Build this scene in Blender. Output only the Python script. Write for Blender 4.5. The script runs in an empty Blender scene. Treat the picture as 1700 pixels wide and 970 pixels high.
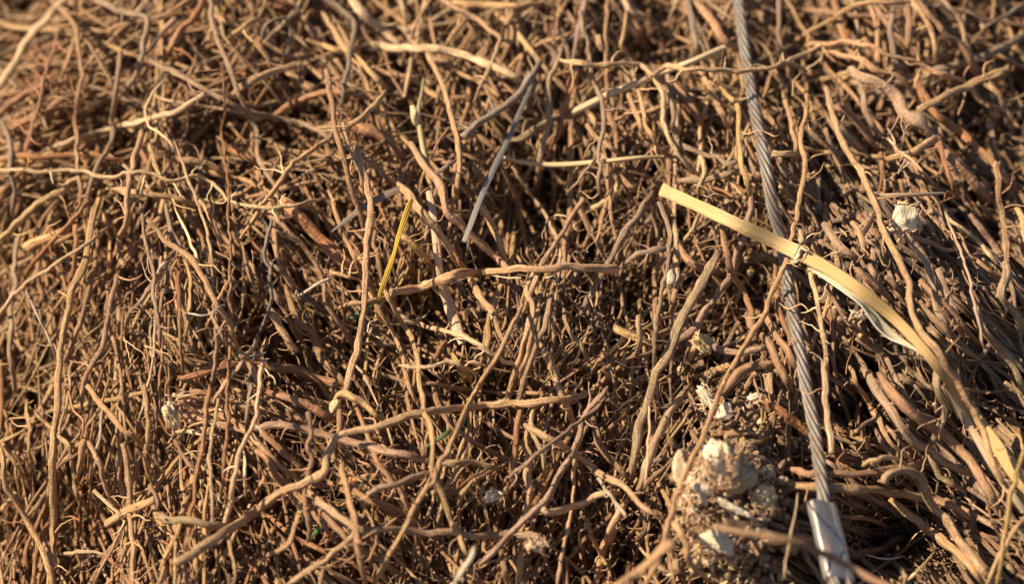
import bpy, math, random
import numpy as np
from mathutils import Vector, noise as mnoise
rng = np.random.default_rng(7)
random.seed(7)
R = math.radians

# ---------------------------------------------------------------- camera, sky, sun, exposure
scene = bpy.context.scene
PITCH = R(33)
CAM = np.array([0.0, -0.84, 0.96])
FWD = np.array([0.0, math.cos(PITCH), -math.sin(PITCH)])
UP = np.array([0.0, math.sin(PITCH), math.cos(PITCH)])
RIGHT = np.array([1.0, 0.0, 0.0])
LENS = 80.0
cd = bpy.data.cameras.new('camera')
cam = bpy.data.objects.new('camera', cd)
scene.collection.objects.link(cam)
cam.location = CAM
cam.rotation_euler = (R(90) - PITCH, 0, 0)
cd.lens = LENS; cd.sensor_width = 36; cd.clip_start = 0.01; cd.clip_end = 2000
cd.dof.use_dof = True; cd.dof.focus_distance = 0.965; cd.dof.aperture_fstop = 4.8
scene.camera = cam

# direction towards the sun, given in the camera's frame (left, up, towards the viewer)
SUN = -0.74 * RIGHT + 0.48 * UP - 0.48 * FWD
SUN = SUN / np.linalg.norm(SUN)
sun_el = math.asin(SUN[2]); sun_az = math.atan2(SUN[0], SUN[1])
w = bpy.data.worlds.new('World'); scene.world = w; w.use_nodes = True
nt = w.node_tree
bg = nt.nodes['Background']
sky = nt.nodes.new('ShaderNodeTexSky'); sky.sky_type = 'NISHITA'; sky.sun_disc = False
sky.sun_elevation = max(sun_el, R(3)); sky.sun_rotation = sun_az
nt.links.new(sky.outputs[0], bg.inputs[0]); bg.inputs[1].default_value = 0.052
sd = bpy.data.lights.new('sun', 'SUN'); sd.energy = 5.0; sd.angle = R(0.6); sd.color = (1.0, 0.80, 0.55)
so = bpy.data.objects.new('sun', sd); scene.collection.objects.link(so)
so.rotation_euler = Vector(SUN).to_track_quat('Z', 'Y').to_euler()
vs = scene.view_settings
vs.view_transform = 'Standard'; vs.look = 'None'; vs.gamma = 1; vs.exposure = 0.84

# ---------------------------------------------------------------- where the heap's face stands
HALF = 18.0 / LENS / 850.0            # metres per unit of the 1700 wide grid at 1 m
def gauss(x, y, cx, cy, rx, ry):
    return np.exp(-(((x - cx) / rx) ** 2 + ((y - cy) / ry) ** 2))
def surf(x, y):
    x = np.asarray(x, float); y = np.asarray(y, float)
    v = (485 - y) / 485
    d = 0.995 + 0.065 * v + 0.035 * np.clip(v, 0, 3) ** 2
    d = d + 0.05 * np.clip((330 - x) / 330, 0, 2) ** 1.5
    d = d + 0.03 * np.clip((x - 1560) / 140, 0, 2) * np.clip(v + 0.2, 0, 1)
    d = d + 0.010 * np.sin(x / 97.0 + 1.3) * np.cos(y / 83.0) + 0.006 * np.sin(x / 41.0 + y / 57.0)
    d = d - 0.016 * gauss(x, y, 1215, 890, 125, 180)
    d = d - 0.020 * gauss(x, y, 1480, 470, 150, 170)
    # hollows
    for hx, hy, rx, ry, a in HOLLOWS:
        d = d + a * gauss(x, y, hx, hy, rx, ry)
    return d
HOLLOWS = [(895, 350, 60, 60, .045), (530, 590, 60, 60, .035), (790, 650, 80, 45, .035), (100, 870, 100, 90, .055),
           (1500, 900, 120, 60, .045), (1435, 680, 34, 34, .03), (490, 210, 60, 50, .03), (170, 205, 60, 30, .03), (430, 560, 30, 40, .03),
           (960, 800, 50, 60, .03), (1010, 930, 60, 40, .04), (1080, 95, 40, 30, .03), (1360, 100, 60, 60, .03), (185, 400, 25, 50, .04), (640, 60, 50, 40, .03),
           (700, 520, 50, 50, .03), (800, 450, 30, 30, .03), (970, 680, 40, 60, .02), (1250, 470, 25, 40, .02), (340, 220, 40, 30, .03),
           (1620, 180, 60, 60, .03), (1050, 480, 40, 30, .03), (20, 650, 40, 60, .02), (1660, 380, 40, 60, .03), (830, 880, 60, 40, .025), (420, 850, 50, 30, .02)]
def place(x, y, h_mm):
    """a point h_mm in front of the heap's face"""
    x = np.asarray(x, float); y = np.asarray(y, float)
    d = surf(x, y) - np.asarray(h_mm, float) / 1000.0
    sx = (x - 850) * HALF; sy = -(y - 485) * HALF
    return CAM + d[..., None] * (FWD + sx[..., None] * RIGHT + sy[..., None] * UP)
def mm(x, y, px, h=0):
    return px * HALF * (surf(x, y) - np.asarray(h) / 1000.0)

# ---------------------------------------------------------------- materials
def new_mat(name):
    m = bpy.data.materials.new(name); m.use_nodes = True
    n = m.node_tree.nodes; l = m.node_tree.links
    return m, n, l, n['Principled BSDF']
def mth(n, l, op, a, b=None, c=None):
    k = n.new('ShaderNodeMath'); k.operation = op
    for i, v in enumerate((a, b, c)):
        if v is None: continue
        if isinstance(v, (int, float)): k.inputs[i].default_value = v
        else: l.new(v, k.inputs[i])
    return k.outputs[0]
def mixc(n, l, f, a, b, mode='MIX'):
    k = n.new('ShaderNodeMix'); k.data_type = 'RGBA'; k.blend_type = mode
    for s, v in ((0, f), (6, a), (7, b)):
        if isinstance(v, (int, float)): k.inputs[s].default_value = v
        elif isinstance(v, tuple): k.inputs[s].default_value = v
        else: l.new(v, k.inputs[s])
    return k.outputs[2]
def ramp(n, l, f, stops):
    k = n.new('ShaderNodeValToRGB'); e = k.color_ramp.elements
    while len(e) < len(stops): e.new(0.5)
    for i, (p, c) in enumerate(stops):
        e[i].position = p; e[i].color = (c, c, c, 1) if isinstance(c, (int, float)) else (*c, 1)
    l.new(f, k.inputs[0]); return k.outputs[0]
def noise(n, l, vec, scale, detail=3, rough=.6):
    k = n.new('ShaderNodeTexNoise'); k.inputs['Scale'].default_value = scale
    k.inputs['Detail'].default_value = detail; k.inputs['Roughness'].default_value = rough
    l.new(vec, k.inputs['Vector']); return k.outputs[0]
def bark_material(name, bump=.5, mottle=1.0, rough=.78, fibre=1.0, fs=(2.6, 110.0)):
    m, n, l, bs = new_mat(name)
    at = n.new('ShaderNodeAttribute'); at.attribute_name = 'tint'
    uv = n.new('ShaderNodeUVMap'); uv.uv_map = 'uv'
    sp = n.new('ShaderNodeSeparateXYZ'); l.new(uv.outputs[0], sp.inputs[0])
    ang = mth(n, l, 'MULTIPLY', sp.outputs[0], 6.28318)
    def vec(a, b):                                       # seamless round the root, stretched along it
        c = n.new('ShaderNodeCombineXYZ')
        l.new(mth(n, l, 'MULTIPLY', mth(n, l, 'COSINE', ang), a), c.inputs[0])
        l.new(mth(n, l, 'MULTIPLY_ADD', mth(n, l, 'SINE', ang), a, mth(n, l, 'MULTIPLY', at.outputs['Alpha'], 57.0)), c.inputs[1])
        l.new(mth(n, l, 'MULTIPLY', sp.outputs[1], b), c.inputs[2])
        return c.outputs[0]
    fib = noise(n, l, vec(*fs), 1.0, 4, .65)      # lengthwise wrinkles
    crk = noise(n, l, vec(.7, 620.0), 1.0, 2, .6)        # cross cracks
    big = noise(n, l, vec(.5, 38.0), 1.0, 3, .6)         # mottling along the root
    big2 = noise(n, l, vec(.8, 90.0), 1.7, 2, .6)
    col = mixc(n, l, 1.0, at.outputs['Color'], ramp(n, l, fib, [(.32, .42), (.5, .95), (.66, 1.38)]), 'MULTIPLY')
    f1 = ramp(n, l, big, [(.42, 0.0), (.66, 1.0)])
    col = mixc(n, l, mth(n, l, 'MULTIPLY', f1, .35 * mottle), col, (.60, .43, .26, 1))
    f2 = ramp(n, l, big2, [(.50, 0.0), (.70, 1.0)])
    col = mixc(n, l, mth(n, l, 'MULTIPLY', f2, .42 * mottle), col, (.22, .125, .07, 1))
    f3 = ramp(n, l, crk, [(.30, 1.0), (.42, 0.0)])
    col = mixc(n, l, mth(n, l, 'MULTIPLY', f3, .4 * mottle), col, (.14, .08, .05, 1))
    l.new(col, bs.inputs['Base Color'])
    bs.inputs['Roughness'].default_value = rough
    bs.inputs['Specular IOR Level'].default_value = .28
    hgt = mth(n, l, 'ADD', mth(n, l, 'MULTIPLY', fib, 1.0 * fibre), mth(n, l, 'MULTIPLY', crk, .55))
    b = n.new('ShaderNodeBump'); b.inputs['Strength'].default_value = bump; b.inputs['Distance'].default_value = .0016
    l.new(hgt, b.inputs['Height']); l.new(b.outputs[0], bs.inputs['Normal'])
    return m
M_BARK = bark_material('root_bark', 1.0, 1.0, .76)
M_HAIR = bark_material('rootlet_bark', .3, .35, .7)
M_STRAW = bark_material('straw_skin', .35, .12, .5, 1.6, (14.0, 22.0))
def chunk_material(name, c1, c2, c3, sc=140.0, bump=.9):
    m, n, l, bs = new_mat(name)
    tc = n.new('ShaderNodeTexCoord')
    a = noise(n, l, tc.outputs['Object'], sc, 5, .7); b2 = noise(n, l, tc.outputs['Object'], sc * .35, 4, .65)
    mp = n.new('ShaderNodeMapping'); mp.inputs['Scale'].default_value = (1, .25, 1); l.new(tc.outputs['Object'], mp.inputs[0])
    fb = noise(n, l, mp.outputs[0], sc * 5, 4, .7)
    col = mixc(n, l, ramp(n, l, b2, [(.38, 0.0), (.60, 1.0)]), (*c1, 1), (*c2, 1))
    col = mixc(n, l, ramp(n, l, a, [(.52, 0.0), (.70, 1.0)]), col, (*c3, 1))
    col = mixc(n, l, 1.0, col, ramp(n, l, fb, [(.3, .62), (.6, 1.12)]), 'MULTIPLY')
    l.new(col, bs.inputs['Base Color']); bs.inputs['Roughness'].default_value = .9
    bs.inputs['Specular IOR Level'].default_value = .15
    b = n.new('ShaderNodeBump'); b.inputs['Strength'].default_value = bump; b.inputs['Distance'].default_value = .0012
    l.new(mth(n, l, 'ADD', a, mth(n, l, 'MULTIPLY', fb, .6)), b.inputs['Height']); l.new(b.outputs[0], bs.inputs['Normal'])
    return m
M_WHITE = chunk_material('bleached_wood', (.62, .50, .34), (.84, .76, .62), (.36, .25, .15), 190.0, 1.0)
M_CREAM = chunk_material('cream_wood', (.50, .38, .20), (.66, .56, .36), (.32, .21, .10))
M_CLOD = chunk_material('crumbled_soil', (.30, .20, .125), (.42, .30, .19), (.18, .11, .07), 200.0, 1.0)
M_TANW = chunk_material('tan_wood', (.52, .39, .25), (.66, .54, .38), (.24, .15, .09))
M_SOIL_BACKING = chunk_material('dark_soil_and_backing', (.07, .042, .026), (.10, .06, .035), (.03, .018, .012), 60.0, 1.0)  # ground soil, also the dark colour of the added sheet behind the roots
M_STONE = chunk_material('pale_stone', (.50, .42, .33), (.62, .55, .45), (.30, .22, .15), 420.0, .8)
def end_material():
    m, n, l, bs = new_mat('cut_wood')
    tc = n.new('ShaderNodeTexCoord')
    a = noise(n, l, tc.outputs['Object'], 900.0, 4, .7)
    l.new(mixc(n, l, ramp(n, l, a, [(.35, 0.0), (.65, 1.0)]), (.22, .13, .07, 1), (.50, .37, .22, 1)), bs.inputs['Base Color'])
    bs.inputs['Roughness'].default_value = .9
    b = n.new('ShaderNodeBump'); b.inputs['Strength'].default_value = .8; b.inputs['Distance'].default_value = .0006
    l.new(a, b.inputs['Height']); l.new(b.outputs[0], bs.inputs['Normal'])
    return m
M_END = end_material()
def metal_material(name, col, rough, dirt, sc, met):
    m, n, l, bs = new_mat(name)
    tc = n.new('ShaderNodeTexCoord')
    a = noise(n, l, tc.outputs['Object'], sc, 5, .7)
    mp = n.new('ShaderNodeMapping'); mp.inputs['Scale'].default_value = (1, 1, .12); l.new(tc.outputs['Object'], mp.inputs[0])
    s = noise(n, l, mp.outputs[0], 1400, 3, .7)
    f = ramp(n, l, a, [(.42, 0.0), (.66, 1.0)])
    l.new(mixc(n, l, mth(n, l, 'MULTIPLY', f, dirt), (*col, 1), (.17, .11, .07, 1)), bs.inputs['Base Color'])
    l.new(mth(n, l, 'MULTIPLY', met, mth(n, l, 'SUBTRACT', 1.0, mth(n, l, 'MULTIPLY', f, .7))), bs.inputs['Metallic'])
    l.new(mth(n, l, 'MULTIPLY_ADD', s, .22, rough), bs.inputs['Roughness'])
    b = n.new('ShaderNodeBump'); b.inputs['Strength'].default_value = .35; b.inputs['Distance'].default_value = .0004
    l.new(mth(n, l, 'ADD', a, s), b.inputs['Height']); l.new(b.outputs[0], bs.inputs['Normal'])
    return m
M_WIRE = metal_material('galvanised_wire', (.25, .235, .22), .5, .95, 150.0, .45)
M_SLEEVE = metal_material('aluminium', (.46, .455, .45), .32, .7, 110.0, .9)

# ---------------------------------------------------------------- mesh builders
def sweep(P, Rr, sides, lobes=0.0, oval=1.0, phase=0.0, cap=True, twist=None, lobe_n=3, rough=0.0):
    """P (n,3) path, Rr (n,) radii -> verts, quads, tris, loop uvs"""
    n = len(P)
    T = np.gradient(P, axis=0); T /= np.linalg.norm(T, axis=1)[:, None] + 1e-12
    ref = FWD + 0.05 * RIGHT
    A = np.cross(T, ref); ln = np.linalg.norm(A, axis=1)
    A = A / np.maximum(ln, 1e-6)[:, None]
    for i in range(1, n):
        if ln[i] < .15 or np.dot(A[i], A[i - 1]) < 0.2:
            a = A[i - 1] - np.dot(A[i - 1], T[i]) * T[i]
            A[i] = a / (np.linalg.norm(a) + 1e-9)
    B = np.cross(T, A)
    th = np.arange(sides) / sides * 2 * math.pi
    tw = phase if twist is None else twist[:, None]
    rad = Rr[:, None] * (1 + lobes * np.cos(lobe_n * (th[None, :] + tw)) + .5 * lobes * np.cos((lobe_n * 2 - 1) * th[None, :] + 2.1 * phase))
    if rough:
        nz = rng.normal(0, 1, (n, sides)); nz = (nz + np.roll(nz, 1, 0) + np.roll(nz, -1, 0)) / 1.7
        ridge = np.repeat(rng.normal(0, 1, (n // 9 + 2, sides)), 9, 0)[:n]; ridge = (ridge + np.roll(ridge, 4, 0) + np.roll(ridge, -4, 0)) / 1.7
        rad = rad * (1 + rough * (.6 * nz + ridge))
    V = P[:, None, :] + (rad * np.cos(th))[..., None] * A[:, None, :] * oval + (rad * np.sin(th))[..., None] * B[:, None, :] / oval
    s = np.concatenate([[0], np.cumsum(np.linalg.norm(np.diff(P, axis=0), axis=1))])
    i = np.arange(n - 1)[:, None]; k = np.arange(sides)[None, :]; k2 = (k + 1) % sides
    Q = np.stack([i * sides + k, i * sides + k2, (i + 1) * sides + k2, (i + 1) * sides + k], -1).reshape(-1, 4)
    u0 = np.broadcast_to(k / sides, (n - 1, sides)); u1 = u0 + 1 / sides
    v0 = np.broadcast_to(s[:-1, None], (n - 1, sides)); v1 = np.broadcast_to(s[1:, None], (n - 1, sides))
    UVq = np.stack([np.stack([u0, v0], -1), np.stack([u1, v0], -1), np.stack([u1, v1], -1), np.stack([u0, v1], -1)], 2).reshape(-1, 2)
    V = V.reshape(-1, 3)
    if cap:
        V = np.vstack([V, P[0] - T[0] * Rr[0] * .15, P[-1] + T[-1] * Rr[-1] * .15])
        kk = np.arange(sides); a = n * sides
        t0 = np.stack([np.full(sides, a), (kk + 1) % sides, kk], -1)
        t1 = np.stack([np.full(sides, a + 1), (n - 1) * sides + kk, (n - 1) * sides + (kk + 1) % sides], -1)
        Tr = np.vstack([t0, t1])
        UVt = np.zeros((len(Tr) * 3, 2)); UVt[:, 1] = np.repeat([0, s[-1]], sides * 3)
    else:
        Tr = np.zeros((0, 3), int); UVt = np.zeros((0, 2))
    return V, Q, Tr, UVq, UVt
class Bag:
    def __init__(s): s.v = []; s.q = []; s.t = []; s.uq = []; s.ut = []; s.c = []; s.n = 0
    def add(s, geo, tint, rnd=None):
        V, Q, T, UQ, UT = geo
        s.v.append(V); s.q.append(Q + s.n); s.t.append(T + s.n); s.uq.append(UQ); s.ut.append(UT)
        c = np.ones((len(V), 4)); c[:, :3] = tint; c[:, 3] = random.random() if rnd is None else rnd
        s.c.append(c); s.n += len(V)
    def build(s, name, mat, parent=None, smooth=True):
        V = np.vstack(s.v); Q = np.vstack(s.q); T = np.vstack(s.t)
        me = bpy.data.meshes.new(name)
        org = V.mean(0) if parent is None else np.array(parent.location)
        me.vertices.add(len(V)); me.vertices.foreach_set('co', (V - org).ravel())
        me.loops.add(Q.size + T.size); me.loops.foreach_set('vertex_index', np.concatenate([Q.ravel(), T.ravel()]))
        me.polygons.add(len(Q) + len(T))
        st = np.concatenate([np.arange(len(Q)) * 4, Q.size + np.arange(len(T)) * 3])
        me.polygons.foreach_set('loop_start', st)
        me.polygons.foreach_set('loop_total', np.concatenate([np.full(len(Q), 4), np.full(len(T), 3)]))
        me.polygons.foreach_set('use_smooth', np.full(len(Q) + len(T), smooth))
        uv = me.uv_layers.new(name='uv'); uv.data.foreach_set('uv', np.vstack(s.uq + s.ut).ravel())
        ca = me.attributes.new('tint', 'FLOAT_COLOR', 'POINT'); ca.data.foreach_set('color', np.vstack(s.c).ravel())
        me.materials.append(mat); me.update(calc_edges=True); me.validate()
        o = bpy.data.objects.new(name, me); scene.collection.objects.link(o)
        if parent is None: o.location = org
        else: o.parent = parent
        return o
def tag(o, label=None, cat=None, group=None, kind=None):
    for k, v in (('label', label), ('category', cat), ('group', group), ('kind', kind)):
        if v: o[k] = v
    return o
def empty(name, p):
    o = bpy.data.objects.new(name, None); scene.collection.objects.link(o); o.location = p; o.empty_display_size = .01
    return o
def spline(pts, step):
    """Catmull-Rom through rows of pts, resampled evenly; first two columns give the length"""
    P = np.asarray(pts, float); E = np.vstack([2 * P[0] - P[1], P, 2 * P[-1] - P[-2]]); out = []
    for i in range(1, len(E) - 2):
        a, b, c, d = E[i - 1:i + 3]
        m = max(2, int(np.linalg.norm(c[:2] - b[:2]) / 2))
        t = np.linspace(0, 1, m, endpoint=False)[:, None]
        out.append(.5 * (2 * b + (c - a) * t + (2 * a - 5 * b + 4 * c - d) * t ** 2 + (3 * b - a - 3 * c + d) * t ** 3))
    out = np.vstack(out + [P[-1:]])
    s = np.concatenate([[0], np.cumsum(np.linalg.norm(np.diff(out[:, :2], axis=0), axis=1))])
    n = max(6, int(s[-1] / step)); t = np.linspace(0, s[-1], n)
    return np.stack([np.interp(t, s, out[:, j]) for j in range(out.shape[1])], 1)
def zig(n, every, amp):
    """crooked random series: straight stretches between sudden bends"""
    k = max(3, int(n / every) + 2); x = np.sort(rng.random(k)) * (n - 1); x[0] = 0; x[-1] = n - 1
    y = np.interp(np.arange(n), x, rng.normal(0, amp, k))
    return (y + .5 * np.roll(y, 1) + .5 * np.roll(y, -1)) / 2 if n > 3 else y
def wob(n, every, amp):
    """smooth random series of length n"""
    k = max(3, int(n / every) + 2)
    x = np.linspace(0, k - 1, n); y = rng.normal(0, amp, k); i = np.clip(x.astype(int), 0, k - 2); f = x - i; f = f * f * (3 - 2 * f)
    return y[i] * (1 - f) + y[i + 1] * f
# ---------------------------------------------------------------- colours of the barks (real albedo)
COL = {'t': (.56, .355, .20), 'b': (.40, .235, .14), 'r': (.41, .20, .10), 'g': (.38, .27, .20), 'p': (.66, .48, .30),
       'y': (.58, .385, .18), 'k': (.43, .30, .205), 's': (.31, .265, .225), 'w': (.72, .62, .49), 'm': (.48, .30, .20), 'd': (.10, .08, .075)}
def vary(c, a=.10):
    c = np.array(COL[c]) * (1 + rng.normal(0, a)); c[0] *= 1.0 + rng.normal(0, .03); c[1] *= .97; c[2] *= .94; c[2] *= 1 + rng.normal(0, .06)
    return np.clip(c, .02, .8)

# ---------------------------------------------------------------- added dark sheet closing the gaps behind the roots, and the ground below
def dark_backing():
    b = Bag(); nx, ny = 70, 50
    X, Y = np.meshgrid(np.linspace(-1100, 2800, nx), np.linspace(-900, 1900, ny))
    Z = -118 + rng.normal(0, 4, X.shape)
    V = place(X, Y, Z).reshape(-1, 3)
    i, j = np.meshgrid(np.arange(ny - 1), np.arange(nx - 1), indexing='ij')
    Q = np.stack([i * nx + j, (i + 1) * nx + j, (i + 1) * nx + j + 1, i * nx + j + 1], -1).reshape(-1, 4)
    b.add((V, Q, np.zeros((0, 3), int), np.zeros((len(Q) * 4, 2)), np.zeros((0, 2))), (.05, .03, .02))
    tag(b.build('dark_backing', M_SOIL_BACKING), kind='structure')
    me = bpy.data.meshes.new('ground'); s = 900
    me.from_pydata([(-s, -s, 0), (s, -s, 0), (s, s, 0), (-s, s, 0)], [], [(0, 1, 2, 3)]); me.materials.append(M_SOIL_BACKING)
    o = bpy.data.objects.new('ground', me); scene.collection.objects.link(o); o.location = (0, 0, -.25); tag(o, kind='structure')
dark_backing()

# ---------------------------------------------------------------- how the roots lie, region by region
# x, y, angle (0 right, 90 down), spread, mean width, colours
FIELD = [(60, 60, 150, 40, 11, 'btgr'), (200, 200, 160, 40, 10, 'brty'), (350, 120, 130, 45, 10, 'brgt'), (60, 300, 165, 35, 10, 'btry'),
         (60, 450, 98, 22, 8, 'brty'), (60, 650, 95, 25, 8, 'tbyr'), (60, 850, 95, 18, 9, 'btr'), (200, 330, 110, 30, 8, 'brt'), (200, 500, 98, 24, 8, 'btry'),
         (180, 750, 95, 16, 8, 'tybr'), (200, 920, 95, 20, 8, 'btr'), (330, 380, 80, 28, 7, 'btg'), (330, 560, 90, 24, 8, 'brty'), (330, 780, 96, 16, 7, 'trby'), (330, 930, 95, 22, 7, 'rbt'),
         (480, 80, 50, 45, 11, 'brt'), (500, 250, 25, 45, 11, 'rbt'), (620, 130, 50, 40, 11, 'tbyp'), (640, 280, 55, 35, 11, 'rbt'), (500, 400, 60, 30, 9, 'btr'),
         (480, 560, 62, 28, 9, 'bt'), (480, 700, 35, 22, 11, 'rbtm'), (480, 880, 45, 35, 8, 'brt'), (640, 440, 68, 28, 10, 'tby'), (640, 600, 80, 25, 9, 'bt'),
         (620, 760, 40, 25, 11, 'brtm'), (620, 920, 50, 32, 9, 'btr'), (770, 60, 70, 50, 9, 'tpb'), (800, 230, 80, 40, 9, 'tbg'), (800, 400, 62, 22, 10, 'tby'),
         (780, 560, 85, 25, 9, 'btg'), (780, 740, 95, 22, 9, 'tbr'), (780, 910, 105, 30, 9, 'tbr'), (930, 80, 90, 45, 9, 'tbpg'), (950, 230, 95, 35, 9, 'brt'),
         (930, 400, 110, 30, 9, 'tbg'), (900, 560, 105, 22, 9, 'tgb'), (920, 720, 98, 22, 9, 'tb'), (940, 880, 95, 28, 9, 'tbr'),
         (1090, 80, 60, 45, 10, 'tbpg'), (1080, 200, 72, 22, 9, 'tpbr'), (1090, 290, 60, 50, 7, 'tpb'), (1070, 430, 115, 45, 8, 'tgb'), (1060, 580, 120, 40, 9, 'tbg'), (1070, 720, 108, 22, 11, 'tbk'), (1050, 900, 110, 35, 9, 'tb'),
         (1200, 60, 60, 40, 10, 'btg'), (1200, 220, 70, 25, 9, 'tby'), (1200, 400, 105, 25, 10, 'gbk'), (1190, 520, 125, 22, 11, 'kgb'), (1200, 620, 135, 25, 13, 'kbg'), (1210, 740, 100, 40, 12, 'kgb'),
         (1400, 60, 55, 45, 10, 'rbtg'), (1400, 200, 60, 28, 11, 'btgk'), (1400, 320, 55, 22, 13, 'kgb'), (1330, 540, 70, 25, 12, 'kbg'), (1400, 450, 50, 14, 13, 'kbg'),
         (1420, 600, 58, 12, 12, 'kgb'), (1500, 560, 50, 9, 13, 'kgb'), (1500, 720, 42, 14, 13, 'kgb'), (1450, 800, 10, 22, 13, 'kbg'), (1450, 920, 25, 35, 13, 'kbg'),
         (1560, 60, 45, 45, 10, 'rbtg'), (1560, 200, 45, 35, 11, 'rbtk'), (1560, 400, 42, 12, 13, 'kgb'), (1600, 600, 48, 12, 12, 'kbg'), (1600, 800, 48, 14, 12, 'kgb'), (1600, 930, 45, 20, 13, 'kgb'),
         (1670, 100, 45, 45, 10, 'rbt'), (1670, 300, 50, 20, 11, 'kbg'), (1670, 500, 52, 12, 11, 'kbg'), (1670, 750, 50, 18, 11, 'kgb')]
FA = np.array([f[:5] for f in FIELD], float)
def field(x, y):
    d2 = (FA[:, 0] - x) ** 2 + ((FA[:, 1] - y) * 1.1) ** 2
    wt = np.exp(-d2 / (2 * 70.0 ** 2)) + 1e-9 * np.exp(-d2 / 90000) + 1e-30
    wt /= wt.sum(); a = np.radians(FA[:, 2]) * 2
    ang = math.atan2((wt * np.sin(a)).sum(), (wt * np.cos(a)).sum()) / 2
    k = rng.choice(len(FIELD), p=wt)
    return ang, (wt * FA[:, 3]).sum(), (wt * FA[:, 4]).sum(), FIELD[k][5]
def wander(x, y, ang, L, n, curl, tilt, h, kink=.25):
    a = ang + wob(n, 4.5, curl * .8)
    kk = np.sort(rng.integers(0, n, max(3, n // 3))); a = a + np.concatenate([rng.normal(0, curl * .85, len(kk) + 1)])[np.searchsorted(kk, np.arange(n), 'right')]
    for _ in range(rng.poisson(kink * 3)):
        k = rng.integers(2, n - 1); a[k:] += rng.normal(0, .35)
    st = L / (n - 1)
    xs = x + np.concatenate([[0], np.cumsum(np.cos(a[:-1]) * st)]); ys = y + np.concatenate([[0], np.cumsum(np.sin(a[:-1]) * st)])
    m = n // 2; xs += x - xs[m]; ys += y - ys[m]
    hs = h + np.linspace(-.5, .5, n) * tilt * L * .27 + wob(n, 5, 2.2)
    return xs, ys, hs
def root_geo(xs, ys, hs, wpx, sides, lobes, taper=(.8, .8)):
    n = len(xs); P = place(xs, ys, hs)
    rr = wpx * .5 * HALF * surf(xs.mean(), ys.mean()) * (1 + wob(n, 3, .10) + wob(n, 1.2, .05))
    t = np.linspace(0, 1, n); rr = rr * np.interp(t, [0, .12, .88, 1], [taper[0], 1, 1, taper[1]])
    for _ in range(rng.poisson(1.0)):
        rr *= 1 + .28 * np.exp(-((t - rng.random()) / .02) ** 2)
    return sweep(P, rr, sides, lobes, 1 + rng.normal(0, .05), rng.random() * 6, rough=.05 if sides > 6 else 0)
def in_frame_jitter():
    return rng.uniform(-260, 1960), rng.uniform(-220, 1200)
def crown_w(x, y): return gauss(x, y, 1215, 850, 105, 130)

fill = Bag()
LAYERS = [(400, -98, 9, 1.3, 5, 18), (420, -78, 9, 1.2, 5, 22), (460, -58, 8, 1.1, 6, 30), (540, -44, 6, 1.0, 7, 36), (560, -31, 5, .95, 8, 40), (500, -20, 4, .85, 8, 42), (430, -11, 4, .78, 8, 44)]
for li, (cnt, h, hj, ws, sides, n) in enumerate(LAYERS):
    for _ in range(cnt):
        x, y = in_frame_jitter()
        if rng.random() < .75 * crown_w(x, y) and h > -40: continue
        if x < 430 and y > 560 and h > -45 and rng.random() < .45: continue
        hol = max(float(gauss(x, y, a, b, rx, ry)) for a, b, rx, ry, _ in HOLLOWS)
        if h > -50 and rng.random() < hol * 1.25: continue
        ang, spread, wd, cols = field(x, y)
        a = ang + rng.normal(0, R(spread) * (.55 if h < -20 else .9)) if rng.random() > (.02 if h < -20 else .07) else rng.uniform(0, math.pi)
        if rng.random() < .5: a += math.pi
        wpx = wd * .77 * ws * np.clip(rng.lognormal(-.05, .32), .38, 1.7)
        bundle = x > 1300 and y > 280
        L = rng.uniform(180, 540) * (1.3 if x < 420 and y > 300 else 1)
        xs, ys, hs = wander(x, y, a, L, n, .12 if bundle else (.12 if x < 420 else .16), rng.normal(0, .07), h + rng.normal(0, hj))
        hs = np.minimum(hs, 0)
        fill.add(root_geo(xs, ys, hs, wpx, sides, .07), vary('b' if (c_ := rng.choice(list(cols))) == 'y' and rng.random() < .6 else c_, .2))
# long strands overlapping one another just under the uppermost roots
for _ in range(620):
    x, y = in_frame_jitter(); ang, spread, wd, cols = field(x, y)
    if crown_w(x, y) > .4: continue
    if max(float(gauss(x, y, a, b, rx, ry)) for a, b, rx, ry, _ in HOLLOWS) > .45: continue
    a = ang + rng.normal(0, R(spread)) + (math.pi if rng.random() < .5 else 0)
    xs, ys, hs = wander(x, y, a, rng.uniform(180, 460), 46, .12, rng.normal(0, .05), rng.uniform(-6, 9), .4)
    fill.add(root_geo(xs, ys, hs, rng.uniform(4.5, 8.5), 9, .08, (.8, .45)), vary(rng.choice(list(cols + 't')), .18))
# thin roots
for _ in range(1500):
    x, y = in_frame_jitter(); ang, spread, wd, cols = field(x, y)
    a = ang + rng.normal(0, R(spread)) + (math.pi if rng.random() < .5 else 0)
    xs, ys, hs = wander(x, y, a, rng.uniform(120, 420), 34, .15, rng.normal(0, .07), rng.uniform(-24, 10), .5)
    fill.add(root_geo(xs, ys, hs, rng.uniform(2.8, 6), 6, 0, (.9, .35)), vary(rng.choice(list(cols + 'tp')), .2))
# the right hand bundle: long parallel roots over one another
for _ in range(640):
    x, y = rng.uniform(1330, 1900), rng.uniform(300, 1100)
    if y < 300 + (x - 1330) * .25 and rng.random() < .6: continue
    if gauss(x, y, 1490, 910, 100, 50) > .45: continue
    ang, spread, wd, cols = field(x, y)
    xs, ys, hs = wander(x, y, ang + rng.normal(0, R(9)), rng.uniform(120, 330), 26, .13, rng.normal(-.05, .08), rng.uniform(-22, 8), .15)
    fill.add(root_geo(xs, ys, hs, rng.uniform(4.5, 11), 9, .11), vary(rng.choice(list('kkbggg')), .2) * .85)
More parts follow.
